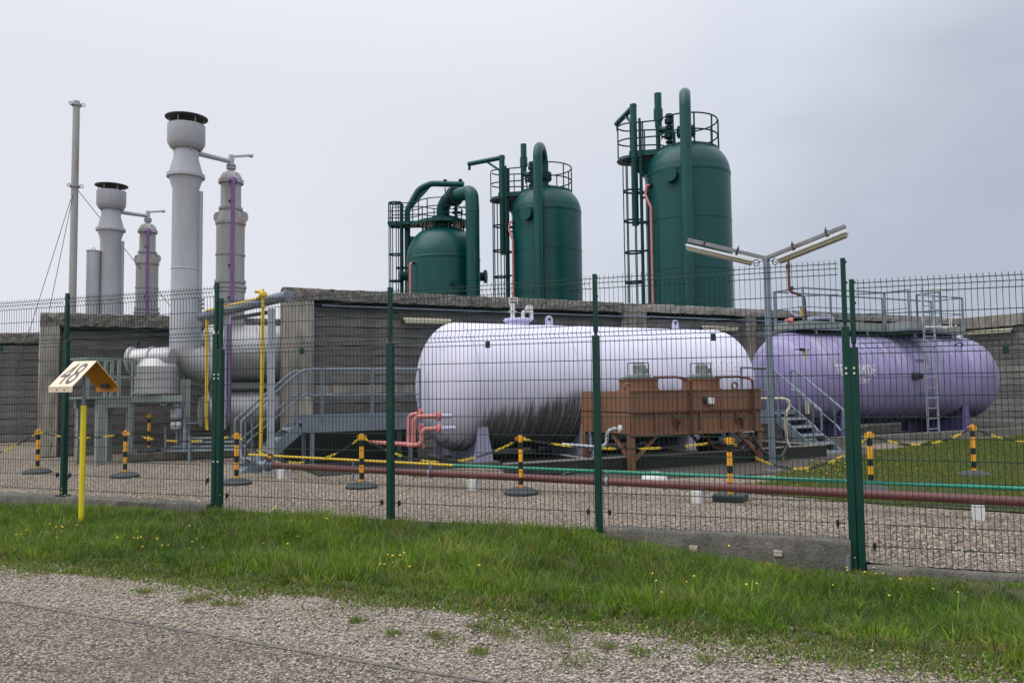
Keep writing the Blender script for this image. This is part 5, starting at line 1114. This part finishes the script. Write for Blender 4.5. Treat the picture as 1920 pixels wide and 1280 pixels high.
# tall thin mast with stays, and the short grey pipe next to it
pm = at(133, 700, 24.0); MC = V((pm.x, pm.y, 0)); ms = thing('vent_mast', 'tall slim grey mast held by stay wires', 'mast', MC)
zt_ = 1.5+(739-180)*24/1500; mb = MB(); mb.tube([MC, MC+Z*zt_], [.115, .098], 16); mb.build('pole', 'greyrust', ms)
for z in (zt_-.12, 1.5+(739-345)*24/1500):
    mb = MB(); mb.lathe([(.12, -.03), (.15, -.03), (.15, .03), (.12, .03)], MC+Z*z, Z, 16, cap=False)
    for t in range(3): a = t*2.094+.1; q = V((math.cos(a), math.sin(a), 0)); mb.tube([MC+q*.20+Z*z+(q*math.cos(b)+Z*math.sin(b))*.05 for b in [i*.785 for i in range(8)]], .014, 5, closed=True)
    mb.build('collar', 'greyrust', ms)
zs = 1.5+(739-345)*24/1500
for e_ in (at(30, 700, 24.6), at(72, 680, 22.0), at(372, 640, 26.5)):
    mb = MB(); mb.tube([MC+Z*zs, e_ if e_.z > .3 else e_], .010, 4); mb.build('stay_wire', 'dark', ms)
ps = at(171, 700, 24.4); PC = V((ps.x, ps.y, 0)); zz = 1.5+(738.5-470)*24.4/1500
mb = MB(); mb.lathe([(.19, 0), (.19, zz), (.205, zz), (.205, zz+.03), (.001, zz+.03)], PC, Z, 24); o = mb.build('capped_vent', 'grey', None, loc=PC); tag(o, 'short capped grey vent pipe between the mast and the farther stack', 'vent')
mb = MB(); mb.tube([PC+Z*(zz+.07)+(X*math.cos(t)+Z*math.sin(t))*.05 for t in [i*.785 for i in range(8)]], .015, 6, closed=True); mb.build('lifting_eye', 'grey', o)
# steel frame platform far left
fr = thing('steel_frame', 'sage grey steel frame stand with guard rails left of the filter barrel', 'frame', gp(215, 868))
b0 = gp(186, 871); b1 = gp(242, 866); ux = (b1-b0).normalized(); uy = V((-ux.y, ux.x, 0)); Lx = (b1-b0).length
for x, y, w_ in ((0, 0, .17), (Lx, 0, .12), (0, .8, .12), (Lx, .8, .12)):
    mb = MB(); mb.box(b0+ux*x+uy*y+Z*.62, (w_, .12, 1.24), (ux, uy, Z), .006); mb.build('leg', 'sage', fr)
mb = MB(); mb.box(b0+ux*(Lx/2)+Z*1.30-uy*.0, (Lx+.2, .10, .20), (ux, uy, Z), .006); mb.build('beam', 'sage', fr); mb = MB(); mb.box(b0+ux*(Lx/2)+Z*1.30+uy*.8, (Lx+.2, .10, .20), (ux, uy, Z), .006); mb.build('beam', 'sage', fr)
mb = MB(); mb.box(b0+ux*(Lx/2-.1)+Z*1.42+uy*.4, (Lx+.4, .95, .04), (ux, uy, Z)); mb.build('deck', 'sage', fr)
for x, y in ((-.28, 0), (0.1, 0), (Lx*.6, 0), (Lx+.06, 0), (-.28, .8), (Lx+.06, .8)): mb = MB(); mb.box(b0+ux*x+uy*y+Z*1.83, (.06, .05, .82), (ux, uy, Z)); mb.build('post', 'sage', fr)
for z in (1.86, 2.25):
    mb = MB(); mb.bar(b0-ux*.28+Z*z, b0+ux*(Lx+.06)+Z*z, .04, .05); mb.bar(b0-ux*.28+uy*.8+Z*z, b0+ux*(Lx+.06)+uy*.8+Z*z, .04, .05); mb.bar(b0-ux*.28+Z*z, b0-ux*.28+uy*.8+Z*z, .04, .05); mb.build('rail', 'sage', fr)
mb = MB(); mb.bar(b0+ux*.2+Z*1.42, b0+ux*(Lx*.6)+Z*1.86, .03); mb.build('stay', 'sage', fr)
# plinth, gauges and small pipes in front of the lower wall
pl = MB(); c = gp(322, 862); pl.box(V((c.x+.05, c.y+.6, .10)), (2.6, 1.3, .20), (A, B, Z), .03); o = pl.build('concrete_plinth', 'kerb', None, loc=V((c.x, c.y+.6, 0))); tag(o, 'low mossy concrete plinth under the small pipework by the stack', 'plinth')
gs = thing('gas_regulator', 'pale grey regulator with round dials standing on the low plinth', 'regulator', gp(330, 855, .2)); D = 18.0
mb = MB(); b_ = at(331, 842, D); mb.tube([V((b_.x, b_.y, .2)), V((b_.x, b_.y, 1.45))], .03, 8); mb.build('stand', 'galv', gs)
for v, h in ((776, .24), (798, .18)): mb = MB(); mb.box(at(330, v, D-.05), (.22, .16, h), (X, Y, Z), .03); mb.build('dial_case', 'palegalv', gs)
for u, v in ((325, 794), (335, 794)): mb = MB(); mb.lathe([(.045, 0), (.045, .03)], at(u, v, D-.14), -Y, 14); mb.build('dial', 'white', gs)
mb = MB(); mb.tube([at(330, 765, D), at(330, 752, D)], .02, 8); mb.lathe([(.07, 0), (.07, .05)], at(330, 762, D), Z, 12); mb.box(at(306, 742, D-.3), (.07, .05, .26), bev=.01); mb.tube([at(307, 735, D-.3)+(X*math.cos(t)+Z*math.sin(t)*1.0)*.085-Z*.2 for t in [i*.52 for i in range(12)]], .012, 5, closed=True); mb.build('fittings', 'palegalv', gs)
mb = MB(); mb.lathe([(.035, 0), (.035, .02)], at(322, 770, D-.14), -Y, 10); mb.build('red_knob', 'pink', gs)
mp_ = thing('small_pipework', 'bundle of thin grey pipes crossing low between the plinth and the stair', 'pipe', gp(400, 850))
for i, (pts, r) in enumerate(((((340, 850, 18), (344, 826, 18), (352, 822, 18), (450, 820, 17.6)), .03), (((347, 850, 17.9), (350, 832, 17.9), (357, 829, 17.9), (455, 828, 17.5)), .028), (((320, 838, 18), (455, 836, 17.3)), .025), (((315, 846, 17.8), (440, 843, 17.3)), .03),
        (((310, 846, 17.9), (310, 800, 17.9)), .025), (((346, 848, 17.7), (346, 756, 18.2), (350, 745, 18.2), (352, 715, 18.2)), .028), (((330, 795, 18), (372, 793, 18.2)), .025), (((330, 738, 18), (350, 736, 18.3), (350, 712, 18.3)), .018), (((345, 700, 18.6), (346, 850, 18.6)), .06))):
    mb = MB(); mb.tube(fillet([at(*q) for q in pts], .12), r, 8); mb.build('pipe', 'galv', mp_)
for u in (356, 405, 444): mb = MB(); b_ = at(u, 846, 17.6); mb.box(V((b_.x, b_.y, .28)), (.07, .07, .56)); mb.build('pipe_stand', 'galv', mp_)
mb = MB(); mb.lathe([(.36, -.02), (.36, .02)], at(378, 772, 18.9), (A-B*.1), 24); mb.build('drum_cover', 'sage', dr2)
mb = MB(); mb.tube(fillet([at(450, 838, 16.6), at(449, 872, 15.2) if 0 else at(453, 862, 16.6), at(470, 834 if 0 else 858, 16.6)], .1), .03, 8); mb.build('pipe', 'palegalv', mp_)
# pipe rack: grey column and beam carrying the yellow pipe
rk = thing('pipe_support', 'pale grey pipe support column with a beam reaching back to the lower wall', 'support', at(509, 866, 14.85))
bt = at(509, 566, 14.85); bb = V((bt.x, bt.y, .10))
mb = MB(); mb.box((bb+V((bt.x, bt.y, 3.05)))/2, (.125, .10, 2.95), (A, B, Z), .01); mb.build('column', 'palegalv', rk)
mb = MB(); mb.box(bb-Z*.04, (.24, .24, .12), (A, B, Z), .005); mb.tube([bb+X*.05-B*.0+Z*.02, bb+X*.05-Z*.10], .03, 8); mb.build('base', 'palegalv', rk)
pA = at(376, 594, 18.4); pB = at(541, 554, 14.45); mb = MB(); mb.tube([pA, pB], .10, 16); mb.build('beam', 'galv', rk)
mb = MB(); mb.bar(pA.lerp(pB, .42)-Z*.20, pA.lerp(pB, .72)-Z*.18+X*.25, .05, .07); mb.build('hanger', 'dark', rk)
yp = thing('gas_pipe', 'thin yellow gas pipe that turns turquoise, running behind the red brown pipeline', 'pipe', gp(488, 868))
rr = .033; off = V((0, -.09, .06)); y0_ = pA.lerp(pB, .10)+off; y1 = pA.lerp(pB, .70)+off
yd = at(493, 575, 14.75)
mb = MB(); mb.tube(fillet([at(388, 806, 18.0), at(387, 790, 18.0), at(388, 598, 18.0), y0_+Z*.03, y1, V((yd.x, yd.y, y1.z-.0)), V((yd.x, yd.y, y1.z-.2)), at(489, 851, 14.86)], .14), rr, 10); mb.build('upper_run', 'yellow', yp)
mb = MB(); c = V((yd.x, yd.y, y1.z)); mb.box(c, (.14, .12, .09), (A, B, Z), .02); mb.tube([c-X*.18+Y*.1+Z*.07, c+Y*.1+Z*.05], .03, 8); mb.tube([c+Z*.02, c+Z*.1], .02, 8); mb.build('valve', 'yellow', yp)
g0 = at(466, 852, 14.95); g1 = at(851, 872, 12.75); g2 = at(1950, 917, 9.25)
mb = MB(); mb.tube([g0, g1], .021, 10); mb.build('yellow_run', 'yellow', yp)
mb = MB(); mb.tube([g1, g2, g2+(g2-g1)*.4], .024, 10); mb.build('turquoise_run', 'greenpipe', yp)
for f in (.55,):
    for (a_, b_) in ((g0, g1), (g1, g2)): q = a_.lerp(b_, f); mb = MB(); mb.bar(V((q.x, q.y, -.02)), q-Z*.03, .03); mb.build('stand', 'galv', yp)

# ================================================================ red brown pipeline with its white blocks
l0 = at(508, 872, 14.15); l1 = at(1935, 941, 8.78); l2 = l1+(l1-l0)*.35
pp = thing('pipeline', 'long red brown pipeline lying low across the gravel yard', 'pipe', V((l0.x, l0.y, 0)))
mb = MB(); mb.tube([l0, l0.lerp(l1, .33), l0.lerp(l1, .66), l1, l2], .053, 18); mb.build('pipe', 'oxide', pp)
dl = (l1-l0).normalized()
for f in (.004, .30, .562):
    q = l0.lerp(l1, f); mb = MB(); mb.lathe([(.054, -.02), (.070, -.02), (.070, .02), (.054, .02)], q, dl, 16, cap=False); mb.box(q+Z*.10, (.03, .05, .10), bev=.005); mb.build('clamp', 'galv', pp)
mb = MB(); q = l0; mb.lathe([(.11, -.10), (.11, -.05), (.08, -.05), (.08, 0)], q, dl, 16); mb.tube(fillet([q-dl*.1, q-dl*.28, q-dl*.34+Z*.14], .1), .06, 12); mb.build('end_fitting', 'galv', pp)
mb = MB(); mb.lathe([(.07, 0), (.07, .05)], l0-dl*.02+Z*.14, -Y, 12); mb.build('hand_wheel', 'oxide', pp)
labs = ['white concrete block under the near end of the pipeline by the stair', 'white concrete block under the pipeline below the white tank saddle', 'white concrete block under the pipeline close to the rounded cap', 'white concrete block under the pipeline on the lawn edge']
for (u, v, lab) in ((533, 884, labs[0]), (890, 903, labs[1]), (1309, 926, labs[2]), (1833, 950, labs[3])):
    f = (u-508)/(1935-508)
    # intersect the pipe line with this column of the photograph
    lo, hi = 0., 1.
    for _ in range(30):
        md = (lo+hi)/2; q = l0.lerp(l1, md); d = q-CAM; uu = CX+F*d.dot(RT)/d.dot(_fw)
        if uu < u: lo = md
        else: hi = md
    q = l0.lerp(l1, lo); h = q.z-.055; mb = MB(); mb.box(V((q.x, q.y, h/2-.02)), (.125, .22, h+.04), (dl, V((-dl.y, dl.x, 0)).normalized(), Z), .006); o = mb.build('support_block', 'white', None, loc=V((q.x, q.y, 0))); tag(o, lab, 'block', 'white blocks under the pipeline')

# ================================================================ bollards and chains
BL = [(70, 884, 'amber and black bollard in front of the concrete pillar of the lower wall'), (234, 891, 'amber and black bollard in front of the steel frame stand'),
      (279, 846, 'small distant amber and black bollard on the low plinth'), (443, 904, 'amber and black bollard in front of the foot of the left stair'),
      (678, 911, 'amber and black bollard in front of the walkway, left of the salmon pipes'), (977, 922, 'amber and black bollard in front of the white tank'),
      (1370, 934, 'amber and black bollard in front of the brown cooler, on a square base'), (1634, 921, 'amber and black bollard at the lawn edge just right of the stepped fence post'),
      (1827, 893, 'amber and black bollard standing on the lawn near the right edge')]
bp_ = [gp(u, v, .03) for u, v, _ in BL]; bp_[2] = at(279, 846, 18.0); bp_[2].z = .20
bp_[7] = gp(1634, 921, 0); bp_[8] = gp(1827, 893, 0)
bol = thing('bollard', BL[0][2], 'bollard', V((bp_[0].x, bp_[0].y, 0)), 'striped bollards round the plant')
o_ = bol.location; HB = .84; rb_ = .035
mb = MB(); mb.lathe([(rb_, .05), (rb_, HB-.03), (rb_*.8, HB-.005), (.001, HB)], o_, Z, 16); mb.build('tube', 'amber', bol)
for z in (HB-.20, HB-.48, HB-.70): mb = MB(); mb.lathe([(rb_+.0015, 0), (rb_+.0015, .10)], o_+Z*z, Z, 16, cap=False); mb.build('black_band', 'black', bol)
mb = MB(); mb.lathe([(.245, 0), (.25, .035), (.21, .065), (.10, .095), (.05, .10)], o_, Z, 24); mb.build('base', 'rubber', bol)
mb = MB()
for s in (-1, 1): mb.tube([o_+Z*(HB-.05)+X*s*(rb_+.018)+(X*math.cos(t)+Z*math.sin(t))*.02 for t in [i*.785 for i in range(8)]], .006, 5, closed=True)
mb.lathe([(rb_+.004, 0), (rb_+.004, .05)], o_+Z*(HB-.08), Z, 16, cap=False); mb.build('chain_ring', 'amber', bol)
for p, (u, v, lab) in list(zip(bp_, BL))[1:]:
    d_ = dup(bol, V((p.x, p.y, p.z if u == 279 else 0)), lab)
    if u == 1370:                                    # this one stands on a square foot
        bs = [c for c in d_.children if c.name.startswith('base')][0]; mb = MB(); mb.box(V((0, 0, .045)), (.40, .36, .09), (dl, V((-dl.y, dl.x, 0)).normalized(), Z), .012); nb = mb.build('base', 'rubber', None, loc=(0, 0, 0)); bs.data = nb.data; bpy.data.objects.remove(nb)
def chain(label, p0, p1, sag):
    root = thing('barrier_chain', label, 'chain', (V(p0)+V(p1))/2, 'yellow and black barrier chains'); pts = rope(p0, p1, sag, 60)
    ln = [0]
    for a_, b_ in zip(pts, pts[1:]): ln.append(ln[-1]+(b_-a_).length)
    n = int(ln[-1]/.047); ya, bk = MB(), MB(); j = 0
    for i in range(n):
        s = (i+.5)*ln[-1]/n
        while ln[j+1] < s: j += 1
        f = (s-ln[j])/(ln[j+1]-ln[j]); c = pts[j].lerp(pts[j+1], f); d = (pts[j+1]-pts[j]).normalized(); u_, v_ = perp(d)
        w_ = (u_ if i % 2 else v_); w_ = (u_+v_ if i % 2 else u_-v_).normalized()
        mb = ya if (i+3) % 13 < 6 else bk
        mb.tube([c+d*(.034*math.cos(t))+w_*(.016*math.sin(t)) for t in [k*math.pi/4 for k in range(8)]], .0055, 4, closed=True)
    ya.build('yellow_links', 'chainy', root)['kind'] = 'stuff'; bk.build('black_links', 'black', root)['kind'] = 'stuff'
def tp(i): p = bp_[i]; return V((p.x, p.y, (p.z if i == 2 else 0)+HB-.05))
chain('slack chain sinking away left from the leftmost bollard', tp(0), at(-60, 862, 15.4), .10)
chain('chain from the pillar bollard to the bollard by the steel frame', tp(0), tp(1), .10)
chain('chain from the steel frame bollard along the thin grey pipes to the stair bollard', tp(1), tp(3), .12)
chain('chain hanging low between the stair bollard and the bollard by the salmon pipes', tp(3), tp(4), .42)
chain('chain hanging low between the bollards left and right of the white tank saddle', tp(4), tp(5), .36)
chain('nearly taut chain in front of the brown cooler', tp(5), tp(6), .13)
chain('low slung chain running past the lamp post to the lawn bollard', tp(6), tp(7), .42)
chain('low slung chain across the lawn in front of the purple tank ladder', tp(7), tp(8), .20)
chain('chain leading off to the right from the lawn bollard', tp(8), at(1990, 818, 14), .15)

# ================================================================ lamp post with two tube lamps
b = gp(1449, 884); lp = thing('lamp_post', 'grey square lamp post with two raised fluorescent arms forming a V', 'lamp post', b)
top = at(1437, 484, b.y); top = V((b.x, b.y, top.z))
mb = MB(); mb.box((b+top)/2, (.085, .085, top.z), (A, B, Z), .006); mb.build('post', 'galv', lp)
mb = MB(); mb.box(b+Z*.012, (.26, .26, .05), (A, B, Z), .01); mb.build('base_block', 'slab', lp)
for side, tip in ((-1, at(1290, 450, 14.7)), (1, at(1585, 424, 13.1))):
    d = (tip-top).normalized(); mb = MB(); mb.bar(top+Z*.0, tip, .065, .065, bev=.006); arm = mb.build('arm', 'steelrust', lp)
    L = (tip-top).length; up = (Z-d*d.z).normalized(); sd = d.cross(up)
    s0, s1 = L*.13, L*1.0; c = top+d*((s0+s1)/2)-up*.125
    mb = MB(); mb.box(c+up*.02, (s1-s0, .16, .05), (d, sd, up), .012); mb.build('lamp_housing', 'white', arm)
    mb = MB(); mb.box(c-up*.035, (s1-s0-.04, .13, .06), (d, sd, up), .025); mb.build('diffuser', 'lampglass', arm)
    for f in (.36, .78): q = top+d*(L*f); mb = MB(); mb.box(q-up*.02, (.03, .085, .17), (d, sd, up), .004); mb.bar(q+up*.06, q+up*.11, .015); mb.build('clamp', 'dark', arm)
    mb = MB(); q = top+d*(L*.10)-up*.10; mb.tube([q+(d*math.cos(t)+up*math.sin(t))*.055-up*.02 for t in [i*.4 for i in range(15)]]+[top+d*.03-up*.05], .008, 5); mb.build('cable', 'black', arm)

# ================================================================ marker sign 48
b = gp(152, 976, -.02); sg = thing('marker_sign', 'cream roof shaped marker sign reading 48 on a yellow post before the fence', 'sign', b)
tp_ = at(160, 676, b.y+.02); lean = V((tp_.x-b.x, 0, tp_.z-b.z)).normalized()
ptop = at(157, 760, b.y)
mb = MB(); mb.tube([b-Z*.1, ptop], .031, 16); mb.build('post', 'sulphur', sg)
mb = MB(); mb.tube([ptop-lean*.02, at(158.5, 690, b.y)], .022, 14); mb.build('inner_tube', 'galv', sg)
rd = V((.96, -.279, 0)).normalized(); dd = V((-.279, -.96, 0)).normalized()
rc = at(160, 677, b.y); wS, hS, drop = .345, .365, .315
sl1 = (dd*hS-Z*drop); sl2 = (-dd*hS-Z*drop); th = .010
for k, sl in enumerate((sl1, sl2)):
    n_ = sl.normalized().cross(rd); n_ = n_ if n_.z > 0 else -n_
    c = rc+sl/2; L = sl.length
    mb = MB(); mb.box(c, (wS, L, th), (rd, sl.normalized(), n_), .002); pn = mb.build('roof_panel', 'signface', sg)
    mb = MB(); mb.box(c-n_*(th/2+.0015), (wS-.006, L-.02, .002), (rd, sl.normalized(), n_)); mb.build('orange_lining', 'signback', pn)
    lip = rc+sl-Z*.03; on = dd if k == 0 else -dd
    mb = MB(); mb.box(lip-on*.006, (wS, .010, .062), (rd, dd, Z), .002); mb.build('lip', 'signface' if k == 0 else 'signback', pn)
    if k == 0:
        mb = MB()
        for s in (-.05, .06): mb.lathe([(.009, -.01), (.009, .004)], lip+rd*s, on, 8)
        mb.build('bolt', 'dark', pn)
        me = text_mesh('48', .40, 'digit', .0008); bm = bmesh.new(); bm.from_mesh(me)
        xs = [v.co.x for v in bm.verts]; ys = [v.co.y for v in bm.verts]; x0_, x1_, y0q, y1q = min(xs), max(xs), min(ys), max(ys)
        # the number reads from the left: its base lies towards the lip
        for v in bm.verts:
            fx_ = (v.co.x-x0_)/(x1_-x0_); fy_ = (v.co.y-y0q)/(y1q-y0q); zz_ = v.co.z
            v.co = rc+sl*(.90-.80*fy_)+rd*(-wS*.40+wS*.74*fx_)+n_*(th/2+.0012+zz_)-sg.location
        bm.to_mesh(me); bm.free(); o = bpy.data.objects.new('number', me); COL.objects.link(o); o.parent = pn
mb = MB(); mb.box(rc+sl2*.86-Z*.03, (.12, .02, .06), (rd, dd, Z), .004); mb.build('bracket', 'dark', sg)
mb = MB(); mb.bar(rc-rd*.15-Z*.02, rc+rd*.15-Z*.02, .02, .03); mb.bar(rc-Z*.02, rc-Z*.10, .05, .05); mb.build('ridge_bracket', 'galv', sg)
